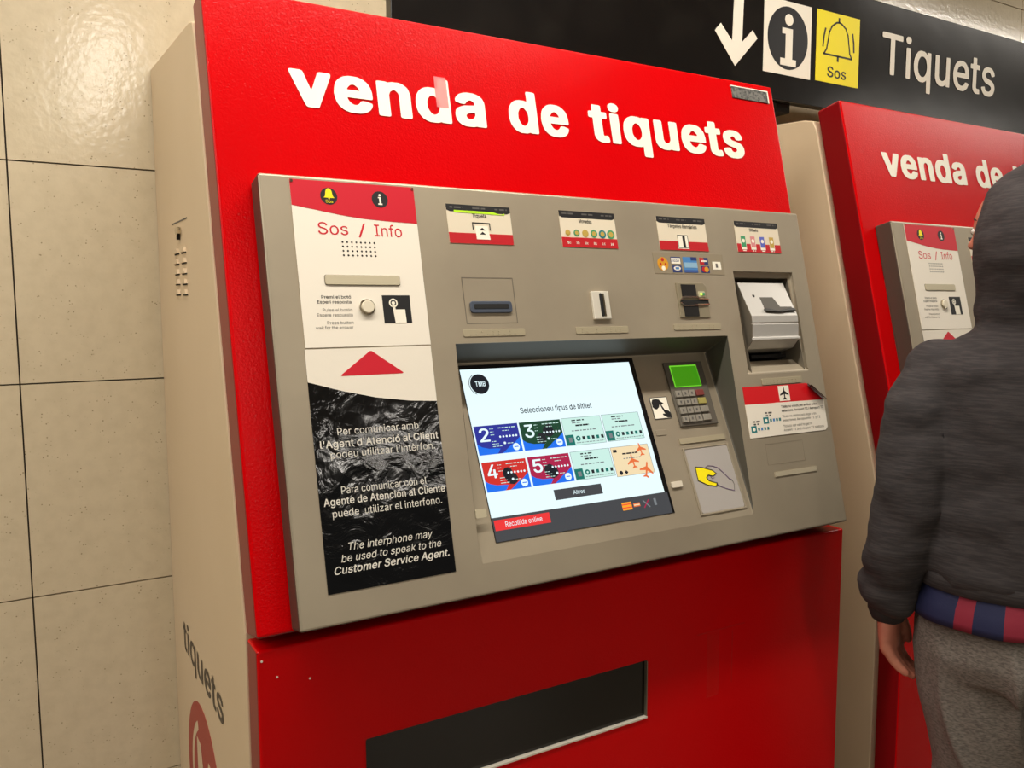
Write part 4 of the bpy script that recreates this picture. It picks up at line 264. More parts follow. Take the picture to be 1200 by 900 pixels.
# ---------------------------------------------------------------- setting
def struct(o): o['kind'] = 'structure'; return o
TILE = mat('terrazzo_tile', (210, 196, 168), .13, spec=.5, bump=(70, .35, .0012), vary=(34, (202, 188, 160), .40, .72))
def terrazzo(m):
    n = m.node_tree.nodes; l = m.node_tree.links; b = n['Principled BSDF']; src = b.inputs['Base Color'].links[0].from_socket
    tc = n.new('ShaderNodeTexCoord'); v = n.new('ShaderNodeTexVoronoi'); v.inputs['Scale'].default_value = 130
    r = n.new('ShaderNodeValToRGB'); r.color_ramp.elements[0].position = .10; r.color_ramp.elements[1].position = .22
    r.color_ramp.elements[0].color = (.42, .38, .32, 1); r.color_ramp.elements[1].color = (1, 1, 1, 1)
    sp = n.new('ShaderNodeTexNoise'); sp.inputs['Scale'].default_value = 40
    r2 = n.new('ShaderNodeValToRGB'); r2.color_ramp.elements[0].position = .52; r2.color_ramp.elements[1].position = .6
    mx = n.new('ShaderNodeMix'); mx.data_type = 'RGBA'; mx.blend_type = 'MULTIPLY'
    l.new(tc.outputs['Object'], v.inputs['Vector']); l.new(tc.outputs['Object'], sp.inputs['Vector']); l.new(v.outputs['Distance'], r.inputs[0])
    l.new(sp.outputs[0], r2.inputs[0]); l.new(r2.outputs[0], mx.inputs['Factor']); l.new(src, mx.inputs[6]); l.new(r.outputs[0], mx.inputs[7]); l.new(mx.outputs[2], b.inputs['Base Color'])
terrazzo(TILE)
GROUT = mat('dark_grout', (74, 66, 54), .9)
ZT = [0, .2609, .6812, 1.1015, 1.5219, 1.9422, 2.3625, 2.80]
XT = [-.256+.84*k for k in range(-3, 8)]
wb = M().rect(XT[0], XT[-1], .012, .10, 0, 2.8, GROUT).build('wall_back'); struct(wb)
for j in range(len(ZT)-1):
    for i in range(len(XT)-1):
        g = .0014; dy = random.uniform(-.0004, .0004)
        t = M(Frame((0, 0, 0), X, (0, 0, 1), (0, -1, 0)))
        t.rect(XT[i]+g, XT[i+1]-g, ZT[j]+g, ZT[j+1]-g, -.011, dy, TILE); t.build('tile', wb)
FLOORM = mat('floor_terrazzo', (150, 140, 122), .3, vary=(60, (112, 104, 92), .4, .7))
struct(M().rect(XT[0], 10, -9, .1, -.06, 0, FLOORM).build('floor'))
CEILM = mat('ceiling_paint', (200, 192, 176), .7)
struct(M().rect(XT[0], 10, -9, .1, 2.8, 2.88, CEILM).build('ceiling'))

# ---------------------------------------------------------------- ticket machine
def bell(mm, a, b, s, c, m, lw=None, fill=True):
    P = [(0, .5), (.10, .47), (.20, .38), (.26, .22), (.29, 0), (.34, -.18), (.46, -.30), (-.46, -.30), (-.34, -.18), (-.29, 0), (-.26, .22), (-.20, .38), (-.10, .47)]
    pts = [(a+x*s, b+y*s) for x, y in P]
    if fill: mm.poly(pts, c-.0003, c, m); mm.disc(a, b-.36*s, .07*s, c-.0003, c, m, n=10)
    else: mm.stroke(pts+[pts[0]], lw, c-.0003, c, m)
def info(mm, a, b, s, c, m, k=1.0):
    mm.disc(a, b+.34*s, .095*s*k, c-.0003, c, m, rb=.10*s, n=16)
    P = [(-.15, .19), (.09, .19), (.09, -.33), (.18, -.33), (.18, -.45), (-.18, -.45), (-.18, -.33), (-.07, -.33), (-.07, .09), (-.15, .09)]
    mm.poly([(a+x*s*k, b+y*s) for x, y in P], c-.0003, c, m)
def plane(mm, a, b, s, c, m, rot=0, k=1):
    P = [(0, .5), (.05, .42), (.06, .18), (.48, -.08), (.48, -.17), (.06, -.06), (.05, -.32), (.2, -.43), (.2, -.5), (0, -.45)]
    P = P+[(-x, y) for x, y in P[::-1][1:-1]]
    cr, sr = math.cos(rot), math.sin(rot)
    mm.poly([(a+(x*cr-y*sr)*s*k, b+(x*sr+y*cr)*s) for x, y in P], c-.0002, c, m)

def build_machine(root):
    P = root
    # cabinet body: side profile extruded across
    W = 1.2; top = .78*1.2
    prof = [(0.002, .0), (DB, 0), (DB, ZB)]
    for t, rr in ((top-.035, 0), (top-.012, .006), (top, .03)):
        q = OO+UU*t-NN*rr; prof.append((-q.y, q.z))
    prof.append((.002, 1.7195))
    b = M(Frame((0, 0, 0), (0, -1, 0), (0, 0, 1), (1, 0, 0))); b.poly(prof, 0, W, BEIGE); body = b.build('cabinet', P, bevel=.0025)
    lab(body, 'beige enamelled cabinet body')
    s = M(SIDE)
    for (a, z) in ((.2319, 1.3445), (.3032, 1.3435), (.2290, 1.3262), (.3035, 1.3254), (.2290, 1.3082), (.3037, 1.3071), (.2306, 1.2902), (.3038, 1.2891), (.2315, 1.2715), (.3032, 1.271)):
        l = M(SIDE); l.poly([(a-.021, z-.001), (a+.021, z-.001), (a+.017, z+.007), (a-.017, z+.007)], 0, .0045, BEIGE); l.rect(a-.022, a+.022, z-.0032, z-.001, 0, .0012, DARK); l.build('vent_louvre', body)
    l = M(SIDE); l.disc(.269, 1.381, .017, 0, .006, CHROME, rb=.007); l.rect(.262, .270, 1.366, 1.374, 0, .005, DARK); l.build('lock', body)
    M(SIDE).stroke([(.190, 1.3985), (.344, 1.3972)], .0022, 0, .0008, GINK).build('scratch', body)
    M(SIDE).text('tiquets', .122, .497, .5720, .058, .0008, mat('brown_grey_ink', (84, 74, 62), .6), bold=.02).build('side_lettering', body)
    e = M(SIDE); BR = mat('faded_red_vinyl', (168, 62, 52), .5)
    e.disc(.296, .352, .165, 0, .0006, BR, n=44)
    for t0 in range(12):
        A = math.radians(118+t0*8.5); B = math.radians(118+(t0+1)*8.5)
        e.poly([(.31+.135*math.cos(A), .352+.135*math.sin(A)), (.31+.135*math.cos(B), .352+.135*math.sin(B)), (.31+.118*math.cos(B), .352+.118*math.sin(B)), (.31+.118*math.cos(A), .352+.118*math.sin(A))], .0006, .0009, BEIGE)
    e.poly([(.235, .27), (.26, .27), (.26, .39), (.30, .30), (.315, .30), (.355, .39), (.355, .27), (.38, .27), (.38, .435), (.345, .435), (.3075, .35), (.27, .435), (.235, .435)], .0006, .0009, BEIGE)
    lab(e.build('side_emblem', body), 'faded red round emblem')
    M().rect(.02, 1.18, -DB-.03, -.02, 0, .05, DARK).build('plinth', P)
    # lower red door with glazed hatch
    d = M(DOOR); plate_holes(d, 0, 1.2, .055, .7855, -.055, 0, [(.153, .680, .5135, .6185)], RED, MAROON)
    door = d.build('lower_door', P, bevel=.004); lab(door, 'red lower door')
    M(DOOR).rect(.1535, .6795, .514, .618, -.012, -.006, GLASS).build('hatch_window', door)
    M(DOOR).rect(.1535, .6797, .5130, .5160, -.006, .0015, mat('satin_steel', (232, 226, 210), .35, metal=.3)).build('hatch_trim', door); M(DOOR).rect(.6780, .6797, .5165, .618, -.006, .0004, GREYD).build('hatch_trim', door)
    for q in ((.822, .852, .514, .638, .0018), (.797, .918, .640, .6425, .0022), (.885, .888, .53, .632, .0010)):
        lab(M(DOOR).rect(*q[:4], 0, q[4], CLEART).build('tape_strip', door, bevel=.0006), 'clear tape stuck on red door')
    for a, z in ((.0046, .7711), (.0247, .7448), (.0699, .7322)): M(DOOR).disc(a+.002, z, .0016, 0, .0006, WHITE, n=8).build('paint_chip', door)
    # red fascia
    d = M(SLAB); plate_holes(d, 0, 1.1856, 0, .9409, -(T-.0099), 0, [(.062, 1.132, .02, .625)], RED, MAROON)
    fas = d.build('fascia', P, bevel=.005); lab(fas, 'red slanted upper fascia')
    for t, a0_, a1_ in (('venda', .1180, .4545), ('de', .5010, .6270), ('tiquets', .6740, 1.0695)): M(SLAB).text(t, a0_, a1_, .7690, .0715, .0012, LETW, bold=.075).build('white_word', fas)
    l = M(SLAB); l.rect(1.060, 1.165, .9000, .9250, 0, .002, mat('worn_label', (120, 118, 112), .5, vary=(160, (60, 62, 60), .4, .6))); l.rect(1.058, 1.167, .9245, .9268, 0, .0028, WHITE); l.rect(1.1645, 1.1675, .8990, .9268, 0, .0028, WHITE); l.build('maker_label', fas)
    l = M(SLAB); l.rect(.3625, .3845, .793, .8465, .0014, .0018, PINKT); lab(l.build('tape_strip', fas), 'translucent tape over the letter d')
    # grey console
    c = M(CON)
    Z0, Z1 = .0035, .639
    bay = (.3238, .8973, .0502, .3856, None); note = (.9387, 1.104, .3125, .512, None)
    plate_holes(c, .0465, 1.1479, Z0, Z1, -TC, 0, [bay, note], GREY, BROWNE)
    # bay walls down to the tilted display bed
    D1, S1 = -.0644, .3675
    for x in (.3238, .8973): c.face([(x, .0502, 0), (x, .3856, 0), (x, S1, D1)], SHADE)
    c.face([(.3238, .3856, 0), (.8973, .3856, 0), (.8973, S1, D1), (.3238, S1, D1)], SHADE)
    c.face([(.3238, .0502, 0), (.8973, .0502, 0), (.8973, S1, D1), (.3238, S1, D1)], GREY)
    # note pocket walls: shallow lip then deeper pocket with a sloping sill
    a0, a1, b0, b1 = .9387, 1.104, .3125, .512; dd = -.055
    ia0, ia1, ib1 = .947, 1.096, .5015
    for (p, q) in (((a0, b0), (a0, b1)), ((a0, b1), (a1, b1)), ((a1, b1), (a1, b0))):
        c.face([(p[0], p[1], 0), (q[0], q[1], 0), (q[0], q[1], -.008), (p[0], p[1], -.008)], GREY)
    c.face([(a0, b0, -.008), (a0, b1, -.008), (ia0, ib1, -.008), (ia0, b0+.004, -.008)], GREY)
    c.face([(a0, b1, -.008), (a1, b1, -.008), (ia1, ib1, -.008), (ia0, ib1, -.008)], GREY)
    c.face([(a1, b1, -.008), (a1, b0, -.008), (ia1, b0+.004, -.008), (ia1, ib1, -.008)], GREY)
    c.face([(ia0, b0, 0), (ia0, ib1, -.008), (ia0, ib1, dd), (ia0, .34, dd)], GREYD)
    c.face([(ia1, b0, 0), (ia1, ib1, -.008), (ia1, ib1, dd), (ia1, .34, dd)], GREYD)
    c.face([(ia0, ib1, -.008), (ia1, ib1, -.008), (ia1, ib1, dd), (ia0, ib1, dd)], GREYD)
    c.face([(ia0, .34, dd), (ia1, .34, dd), (ia1, ib1, dd), (ia0, ib1, dd)], DARK)
    c.face([(a0, b0, 0), (a1, b0, 0), (ia1, .338, -.028), (ia0, .338, -.028)], GREY)
    c.face([(ia0, .338, -.028), (ia1, .338, -.028), (ia1, .34, dd), (ia0, .34, dd)], GREYD)
    con = c.build('console', P, bevel=.005); lab(con, 'grey metal console panel')
    tb = M(CON); tb.rrect(.3245, .3430, .1180, .1310, .002, -.001, .0012, PALE); tb.build('touch_tab', con)
    tb = M(CON); tb.rect(.966, 1.082, .1112, .1200, -.001, .0015, mat('lip_grey', (178, 168, 144), .4)); tb.build('coin_tray_lip', con)
    tb = M(CON); tb.stroke([(.953, .1745), (1.055, .1745), (1.055, .135), (.953, .135), (.953, .1745)], .0008, -.001, .0003, mat('seam_shadow', (140, 130, 111), .5)); tb.build('cover_seam', con)
    # help notice
    c = M(CON); c.rect(.0900, .2822, .3860, .6322, 0, .0012, WHITE)
    cur = [(.0900, .5935), (.125, .5880), (.1594, .5823), (.1959, .5780), (.24, .5757), (.2820, .5745)]
    c.poly(cur+[(.2822, .6322), (.0900, .6322)], .0012, .0015, VRED)
    help_ = c.build('help_notice', P); lab(help_, 'white help notice with curved red header')
    c = M(CON); z = .0017
    for a in (.1460,): c.disc(a, .6095, .0128, .0014, z, VBLK)
    bell(c, .1460, .6125, .018, z+.0004, YEL); c.text('Sos', .1405, .1515, .5995, .0045, z+.0004, YEL)
    c.build('bell_icon', help_)
    c = M(CON); c.disc(.2250, .6095, .0128, .0014, z, VBLK); info(c, .2250, .6095, .019, z+.0004, LETW)
    c.build('information_icon', help_)
    c = M(CON); z = .0014
    for t, a0_, a1_ in (('Sos', .1250, .1700), ('/', .1856, .1972), ('Info', .2110, .2550)): M(CON).text(t, a0_, a1_, .5520, .0180, z, VRED, bold=.008).build('red_word', help_)
    for t, a0, a1, y, bo, mm in (('Premi el botó', .1198, .1638, .4570, .018, VBLK), ('Esperi resposta', .1132, .1635, .4496, .018, VBLK), ('Pulse el botón', .1200, .1639, .4378, 0, GINK), ('Espere respuesta', .1113, .1639, .4306, 0, GINK), ('Press button', .1250, .1638, .4192, 0, GINK), ('wait for the answer', .1074, .1630, .4122, 0, GINK)):
        M(CON).text(t, a0, a1, y, .0045, z, mm, bold=bo*2).build('text_line', help_)
    c = M(CON)
    for i in range(8):
        for j in range(4): c.disc(.1598+i*.0070, .5214+j*.0066, .0015, .0010, .0014, BLACK, n=8)
    g = c.build('speaker_hole', help_); g['kind'] = 'stuff'
    c = M(CON); c.rrect(.1277, .2426, .4772, .4912, .003, .001, .0030, PALE); c.rrect(.1269, .2434, .4764, .4920, .003, .001, .0016, GREYD); c.build('name_plate', help_, bevel=.0005)
    c = M(CON); c.disc(.1868, .4437, .0122, .001, .0040, CHROME); c.disc(.1868, .4437, .0095, .0040, .0075, mat('ivory_button', (226, 216, 192), .35)); lab(c.build('call_button', help_, bevel=.001), 'round metal call button')
    c = M(CON); c.rect(.2116, .2558, .4194, .4618, .0012, .0015, VBLK); z = .0018
    c.ring(.2285, .4500, .0047, .0068, z-.0002, z, LETW); c.disc(.2285, .4500, .0027, z-.0002, z, LETW, n=16)
    c.poly([(.2266, .4470), (.2305, .4470), (.2312, .4402), (.2462, .4402), (.2468, .4196), (.2290, .4196)], z-.0002, z, LETW)
    c.build('button_pictogram', help_)
    for a, b_ in ((.0925, .6295), (.2797, .6295)):
        M(CON).disc(a, b_, .0022, .001, .0024, CHROME, n=10).build('screw', help_)
    # interphone notice
    c = M(CON); gx = [(.0886+ (.2818-.0886)*i/24) for i in range(25)]; gz = [.0462+(.3838-.0462)*j/40 for j in range(41)]
    def crv(x):
        q = [(.0886, .3376), (.1358, .3232), (.1857, .3109), (.2382, .3029), (.2822, .2996)]
        for (x0, y0), (x1, y1) in zip(q, q[1:]):
            if x <= x1: return y0+(y1-y0)*(x-x0)/(x1-x0)
        return q[-1][1]
    c.rect(.0886, .2818, .0462, .3838, 0, .0007, NOTEB)
    n2 = c.build('interphone_notice', P); lab(n2, 'glossy wrinkled black interphone notice')
    c = M(CON); c.poly([(x, crv(x)) for x in gx]+[(.2818, .3838), (.0886, .3838)], .0007, .0009, mat('glossy_white_film', (240, 232, 216), .12, spec=.55, bump=(70, .12, .002))); c.build('white_header', n2)
    c = M(CON); c.poly([(.1840, .3790), (.1870, .3790), (.2329, .3455), (.2315, .3440), (.1385, .3440), (.1375, .3455)], .0009, .0011, VRED); c.build('red_triangle', n2)
    c = M(CON); z = .0010; LG = mat('notice_lettering', (226, 222, 210), .5)
    for t, a0, a1, b_, bo, sh in (('Per comunicar amb', .1237, .2475, .2608, 0, 0), ("l'Agent d'Atenció al Client", .0973, .2775, .2440, .022, 0), ("podeu utilitzar l'intèrfon.", .1109, .2700, .2290, 0, 0),
            ('Para comunicar con el', .1211, .2505, .1790, 0, 0), ('Agente de Atención al Cliente', .0945, .2788, .1645, .022, 0), ('puede  utilizar el interfono.', .1055, .2715, .1480, 0, 0),
            ('The interphone may', .1235, .2507, .1014, 0, .22), ('be used to speak to the', .1114, .2630, .0862, 0, .22), ('Customer Service Agent.', .1001, .2740, .0710, .024, .22)):
        M(CON).text(t, a0, a1, b_, .0102, z, LG, bold=bo*1.6, shear=sh).build('text_line', n2)
    # four picture labels
    def plabel(a0, a1, b0, b1, title, t0, t1, seed):
        c = M(CON); c.rect(a0, a1, b0, b1, -.001, .0008, mat('label_white', (226, 214, 190), .35)); h = b1-b0
        c.rect(a0, a1, b1-h*.15, b1, .0008, .0010, VBLK); c.poly([(a0+.006, b1-h*.19), (a1-.006, b1-h*.19), (a1, b1-h*.15), (a0, b1-h*.15)], .0008, .0010, VBLK)
        c.rect(a0, a1, b0, b0+h*.27, .0008, .0010, PRED)
        for k in range(3): c.bars(a0+.006+k*(a1-a0)*.35, a0+.006+k*(a1-a0)*.35+(a1-a0)*.2, b1-h*.10, .0026, .0013, GINK, seed+k)
        c.text(title, t0, t1, b0+h*.68, .0062, .0012, VBLK, bold=.02)
        return c
    c = plabel(.3350, .4515, .5465, .6103, 'Tiquets', .3800, .4060, 1)
    c.poly([(.348, .6005), (.418, .6005), (.433, .5965), (.440, .5990), (.440, .5960), (.348, .5970)], .0010, .0013, ACID)
    c.stroke([(.3790, .5700), (.3790, .5810), (.4100, .5810), (.4100, .5700)], .0016, .001, .0013, VBLK); c.poly([(.3835, .5540), (.4085, .5540), (.4060, .5760), (.3835, .5760)], .0010, .0014, LETW)
    for y in (.5620, .5690): c.poly([(.3900, y), (.4010, y), (.3955, y+.0045)], .0014, .0016, VBLK)
    lab(c.build('picture_label', P), 'ticket slot picture label with green strip')
    c = plabel(.5482, .6662, .5473, .6115, 'Monedes', .5880, .6150, 5)
    for k, (r, m1) in enumerate(((.0052, OCHRE), (.0062, GREEN), (.0066, OCHRE), (.0072, GREEN), (.0076, TEAL), (.0082, GREEN))):
        c.disc(.5620+k*.0183, .5725, r, .0010, .0013, m1, n=18); c.disc(.5620+k*.0183, .5725, r*.6, .0013, .0015, OCHRE, n=14)
    for k, t in enumerate(('5c', '10c', '20c', '50c', '1€', '2€')): c.text(t, .5590+k*.0183, .5655+k*.0183, .5530, .0040, .0013, LETW, bold=.02)
    lab(c.build('picture_label', P), 'coin picture label with six coins')
    c = plabel(.7632, .8825, .5490, .6125, 'Targetes Bancàries', .7880, .8600, 9)
    c.poly([(.8070, .5520), (.8340, .5520), (.8340, .5560), (.8330, .5760), (.8345, .5790), (.8070, .5790), (.8080, .5760)], .0010, .0014, LETW); c.stroke([(.8085, .5540), (.8085, .5780), (.8330, .5780), (.8330, .5540), (.8085, .5540)], .0010, .0014, .0016, VBLK); c.rect(.8200, .8260, .5545, .5775, .0014, .0017, VBLK)
    lab(c.build('picture_label', P), 'bank card picture label')
    c = plabel(.9600, 1.0808, .5508, .6131, 'Bitllets', .9990, 1.0230, 13)
    for k, m1 in enumerate((GREEN, PINKP, mat('blue_note', (90, 100, 190), .5), OCHRE)):
        x = .9720+k*.0262
        c.rect(x-.001, x+.0130, .5560, .5700, .0010, .0013, LETW); c.rect(x, x+.0120, .5610, .5830, .0013, .0015, m1); c.disc(x+.006, .5735, .0040, .0015, .0017, LETW, n=12); c.bars(x+.002, x+.011, .5528, .0022, .0012, LETW, k)
    lab(c.build('picture_label', P), 'banknote picture label with four notes')
    # bank card logo strip
    c = M(CON); c.rect(.7430, .9155, .5040, .5435, -.001, .0006, mat('logo_strip', (146, 134, 112), .35)); z = .0010
    c.disc(.7640, .5222, .0128, .0006, z, GOLD, n=24); c.disc(.7640, .5300, .0035, z, z+.0002, PRED, n=10); c.disc(.7640, .5140, .0045, z, z+.0002, LETW, n=10); c.disc(.7585, .5220, .0022, z, z+.0002, PRED, n=8); c.disc(.7700, .5220, .0022, z, z+.0002, PRED, n=8)
    c.rect(.7840, .8075, .5260, .5360, .0006, z, NAVY); c.rect(.7850, .8065, .5230, .5340, .0006, z+.0002, LETW); c.text('VISA', .7880, .8035, .5265, .0050, z+.0004, NAVY, bold=.02, shear=.2)
    c.rect(.7860, .8080, .5070, .5200, .0006, z, NAVY); c.disc(.7970, .5145, .0085, z, z+.0002, LETW, rb=.0040, n=16); c.rect(.7925, .8015, .5125, .5165, z+.0002, z+.0004, BLUE)
    c.rect(.8135, .8475, .5070, .5365, .0006, z, BLUE); c.rect(.8160, .8475, .5160, .5260, z, z+.0002, mat('light_blue_ink', (140, 180, 205), .45)); c.rect(.8135, .8475, .5070, .5120, z, z+.0002, mat('mid_blue_ink', (60, 90, 150), .45)); c.rect(.8330, .8475, .5300, .5365, z, z+.0002, NAVY)
    c.rect(.8550, .8760, .5230, .5360, .0006, z, PRED); c.rect(.8655, .8760, .5230, .5360, z, z+.0002, NAVY); c.rect(.8580, .8730, .5280, .5310, z+.0002, z+.0004, LETW)
    c.rect(.8560, .8770, .5070, .5200, .0006, z, NAVY); c.disc(.8635, .5135, .0055, z, z+.0002, PRED, n=14); c.disc(.8695, .5135, .0055, z, z+.0003, GOLD, n=14)
    c.rect(.8870, .9080, .5140, .5290, .0006, z, LETW); c.rect(.8945, .8995, .5175, .5255, z, z+.0002, GINK)
    lab(c.build('card_logo_strip', P), 'strip of bank card logos')
    # ticket slot
    c = M(CON); c.rect(.3482, .4400, .4170, .4907, -.001, .0006, GREY); c.stroke([(.3482, .4170), (.4400, .4170), (.4400, .4907), (.3482, .4907), (.3482, .4170)], .0013, 0, .0009, GREYD); ts = c.build('ticket_slot', P)
    c = M(CON); c.rrect(.3562, .4320, .4335, .4525, .005, .0006, .0040, SLATE); c.build('slot_bezel', ts, bevel=.001)
    c = M(CON); c.rrect(.3625, .4255, .4400, .4475, .002, .004, .0046, DARK); c.build('slot_mouth', ts)
    for a0, a1, b0, b1 in ((.3395, .4510, .3960, .4075), (.5520, .6626, .3960, .4078), (.7680, .8830, .3982, .4095), (.9688, 1.0797, .2870, .2995)):
        BRL = mat('braille_plate_metal', (172, 161, 134), .4, metal=.15); c = M(CON); c.rrect(a0, a1, b0, b1, .002, 0, .0022, BRL)
        for k in range(9):
            for j in range(2):
                if random.random() < .65: c.disc(a0+.012+k*(a1-a0-.02)/9, b0+.0035+j*.004, .0009, .0022, .0030, BRL, n=6)
        c.build('braille_plate', P, bevel=.0004)
    # coin slot
    c = M(CON); c.rect(.5912, .6272, .4200, .4692, 0, .0060, mat('satin_steel', (232, 226, 210), .35, metal=.3)); cs = c.build('coin_slot', P, bevel=.0015)
    c = M(CON); c.rrect(.6062, .6120, .4245, .4655, .0025, .006, .0066, DARK); c.build('slot_mouth', cs)
    c = M(CON); c.rrect(.6120, .6148, .4245, .4645, .0012, .006, .0085, CHROME); c.build('slot_guide', cs)
    # card reader
    c = M(CON); c.poly([(.7868, .4208), (.8600, .4208), (.8600, .4800), (.8530, .4868), (.7868, .4868)], -.001, .0030, mat('reader_grey', (150, 140, 116), .4, metal=.3)); cr = c.build('card_reader', P, bevel=.001)
    c = M(CON); c.rect(.7970, .8318, .4600, .4830, .003, .0045, BLACK); c.rect(.7970, .8318, .4232, .4500, .003, .0045, BLACK); c.build('reader_cover', cr)
    c = M(CON); c.rect(.7900, .8600, .4475, .4545, .003, .0036, DARK); c.poly([(.790, .452), (.800, .458), (.830, .458), (.838, .4550), (.8600, .4545), (.8600, .4560), (.838, .4570), (.832, .4610), (.798, .4610), (.790, .455)], .003, .0055, CHROME); c.poly([(.790, .450), (.800, .444), (.838, .4455), (.8600, .4470), (.8600, .4450), (.838, .443), (.798, .4415), (.790, .447)], .003, .0055, CHROME); c.build('card_throat', cr)
    c = M(CON); c.rrect(.8370, .8530, .4600, .4705, .002, .003, .0040, PALE); c.disc(.8430, .4650, .0028, .004, .0055, mat('lamp_green', (200, 230, 90), .3, emit=1.2), n=10); c.disc(.8490, .4650, .0028, .004, .0055, GREEN, n=10); c.build('status_lamp', cr)
    # banknote acceptor
    x0, x1 = .957, 1.086
    c = M(CON)
    prof = [(.4926, -.0120), (.4205, .0120), (.4075, .0110), (.4060, .0085), (.4045, .0110), (.3800, .0060), (.3765, .0085), (.3735, .0055), (.3600, -.0120), (.3560, -.045), (.4926, -.045)]
    e0 = .0
    for (p, q) in zip(prof, prof[1:]+prof[:1]):
        c.face([(x0, p[0], p[1]), (x1, p[0], p[1]), (x1, q[0], q[1]), (x0, q[0], q[1])], SILVER)
    for x in (x0, x1): c.face([(x, p[0], p[1]) for p in prof], GREYD)
    na = c.build('banknote_acceptor', P, bevel=.0012); lab(na, 'silver banknote acceptor')
    up = (UU*(.4926-.4205)+NN*(-.024)).normalized(); nn = X.cross(up); nn = nn if nn.dot(NN) > 0 else -nn
    TOPF = Frame(CON(0, .4205, .0120), X, up, nn)
    c = M(TOPF); c.poly([(1.001, .006), (1.001, .042), (1.036, .042), (1.046, .020), (1.079, .020), (1.081, .006)], 0, .0006, mat('throat_grey', (84, 80, 72), .5)); c.build('note_throat', na)
    c = M(TOPF); c.poly([(.997, .015), (1.012, .014), (1.032, .0095), (1.05, .012), (1.066, .0155), (1.082, .0150), (1.083, .010), (1.06, .009), (1.04, .006), (1.02, .0075), (.997, .0095)], .0006, .004, mat('throat_flap', (52, 50, 46), .4)); c.build('note_flap', na, bevel=.0006)
    c = M(TOPF); c.disc(.986, .0455, .0030, 0, .0004, DARK, n=12); c.build('sensor_hole', na)
    c = M(CON); c.rect(x0-.001, x1+.001, .3735, .3785, .0040, .0100, SILVER); c.build('lower_rim', na, bevel=.001)
    c = M(CON); c.rect(.985, 1.082, .3440, .3505, -.052, -.03, DARK); c.build('return_slot', na)
    # airport notice
    c = M(CON); c.poly([(.9165, .1885), (1.127, .1885), (1.134, .1945), (1.1355, .2500), (.9160, .2520)], 0, .0010, WHITE); c.poly([(.9160, .2520), (1.1355, .2500), (1.128, .254), (1.110, .268), (1.100, .283), (1.088, .2850), (.9163, .2858)], 0, .0010, mat('notice_red', (214, 22, 30), .35))
    an = c.build('airport_notice', P); lab(an, 'red and white airport notice with curled corner')
    c = M(CON)    # curled corner
    seg = []
    for k in range(7):
        t = k/6*2.2; r = .008; seg.append((math.sin(t)*r, .001+r-math.cos(t)*r))
    A0, B0 = Vector((1.1355, .2530)), Vector((1.0960, .2850)); dr = Vector((.63, .77))*-1
    for (s0, h0), (s1, h1) in zip(seg, seg[1:]):
        p = [A0+Vector((.63, .77))*.002-Vector((.63, .77))*(s0), B0-Vector((.63, .77))*s0, B0-Vector((.63, .77))*s1, A0-Vector((.63, .77))*s1]
        c.face([(p[0].x, p[0].y, h0), (p[1].x, p[1].y, h0), (p[2].x, p[2].y, h1), (p[3].x, p[3].y, h1)], mat('notice_back_dark', (60, 20, 18), .5))
    c.build('curled_corner', an, smooth=True)
    c = M(CON); c.rect(1.0095, 1.0392, .2535, .2833, .0010, .0013, LETW); plane(c, 1.0244, .2684, .0250, .0016, VBLK); z = .0013; c.build('plane_symbol', an); c = M(CON)
    for k, (t, a0, a1, b_, bo, mm) in enumerate((('Títols no vàlids per arribar a les', 1.0100, 1.1120, .2405, .015, VBLK), ('estacions Aeroport T1 i Aeroport T2', 1.0100, 1.1300, .2325, .015, VBLK), ('Títulos no válidos para llegar a las', 1.0090, 1.1060, .2215, 0, GINK), ('estaciones Aeropuerto T1 y T2', 1.0094, 1.1165, .2138, 0, GINK), ('Tickets not valid to get to', 1.0086, 1.0900, .2025, 0, GINK), ('Airport T1 and Airport T2 stations', 1.0082, 1.1230, .1947, 0, GINK))):
        M(CON).text(t, a0, a1, b_, .0045, z, mm, bold=bo).build('text_line', an)
    for (a, b_) in ((.9572, .2130), (.9221, .1985)):
        c = M(CON); c.rect(a, a+.0140, b_, b_+.0125, .001, .0013, TEAL); c.disc(a+.007, b_+.006, .0035, .0013, .0015, LETW, n=10)
        for k in range(4): c.rect(a+.0175+k*.0082, a+.0225+k*.0082, b_+.003, b_+.0085, .001, .0013, TEAL if k != 1 else BLUE)
        c.bars(a+.006, a+.026, b_+.0190, .0028, z, GINK, 3); c.bars(a+.008, a+.022, b_+.0140, .0026, z, GINK, 4)
        c.build('ticket_print', an)
    # display
    c = M(REC); plate_holes(c, .3562, .7140, .0268, .3170, 0, .0010, [], mat('display_bezel', (12, 12, 13), .25)); ds = c.build('display', P); lab(ds, 'lit touch screen showing ticket choices')
    z = .0014
    c = M(REC); c.rect(.3572, .7035, .0650, .3095, .001, .0012, EM['white']); c.rect(.3572, .7090, .0275, .0650, .001, .0012, EM['dark']); c.build('screen_background', ds)
    c = M(REC); c.disc(.3880, .2835, .0172, .0012, z, EM['ink'], n=36); c.text('TMB', .3795, .3985, .2795, .0085, z+.0003, EM['white'], bold=.03)
    for k in range(9):
        A, B = math.radians(120+k*14), math.radians(134+k*14)
        c.poly([(.3870+.0190*math.cos(A), .2832+.0190*math.sin(A)), (.3870+.0190*math.cos(B), .2832+.0190*math.sin(B)), (.3870+.0180*math.cos(B), .2832+.0180*math.sin(B)), (.3870+.0180*math.cos(A), .2832+.0180*math.sin(A))], .0012, z, EM['ink'])
    c.build('round_logo', ds)
    M(REC).text('Seleccioneu tipus de bitllet', .4519, .5964, .2285, .0094, z, EM['ink'], bold=.03).build('screen_heading', ds)
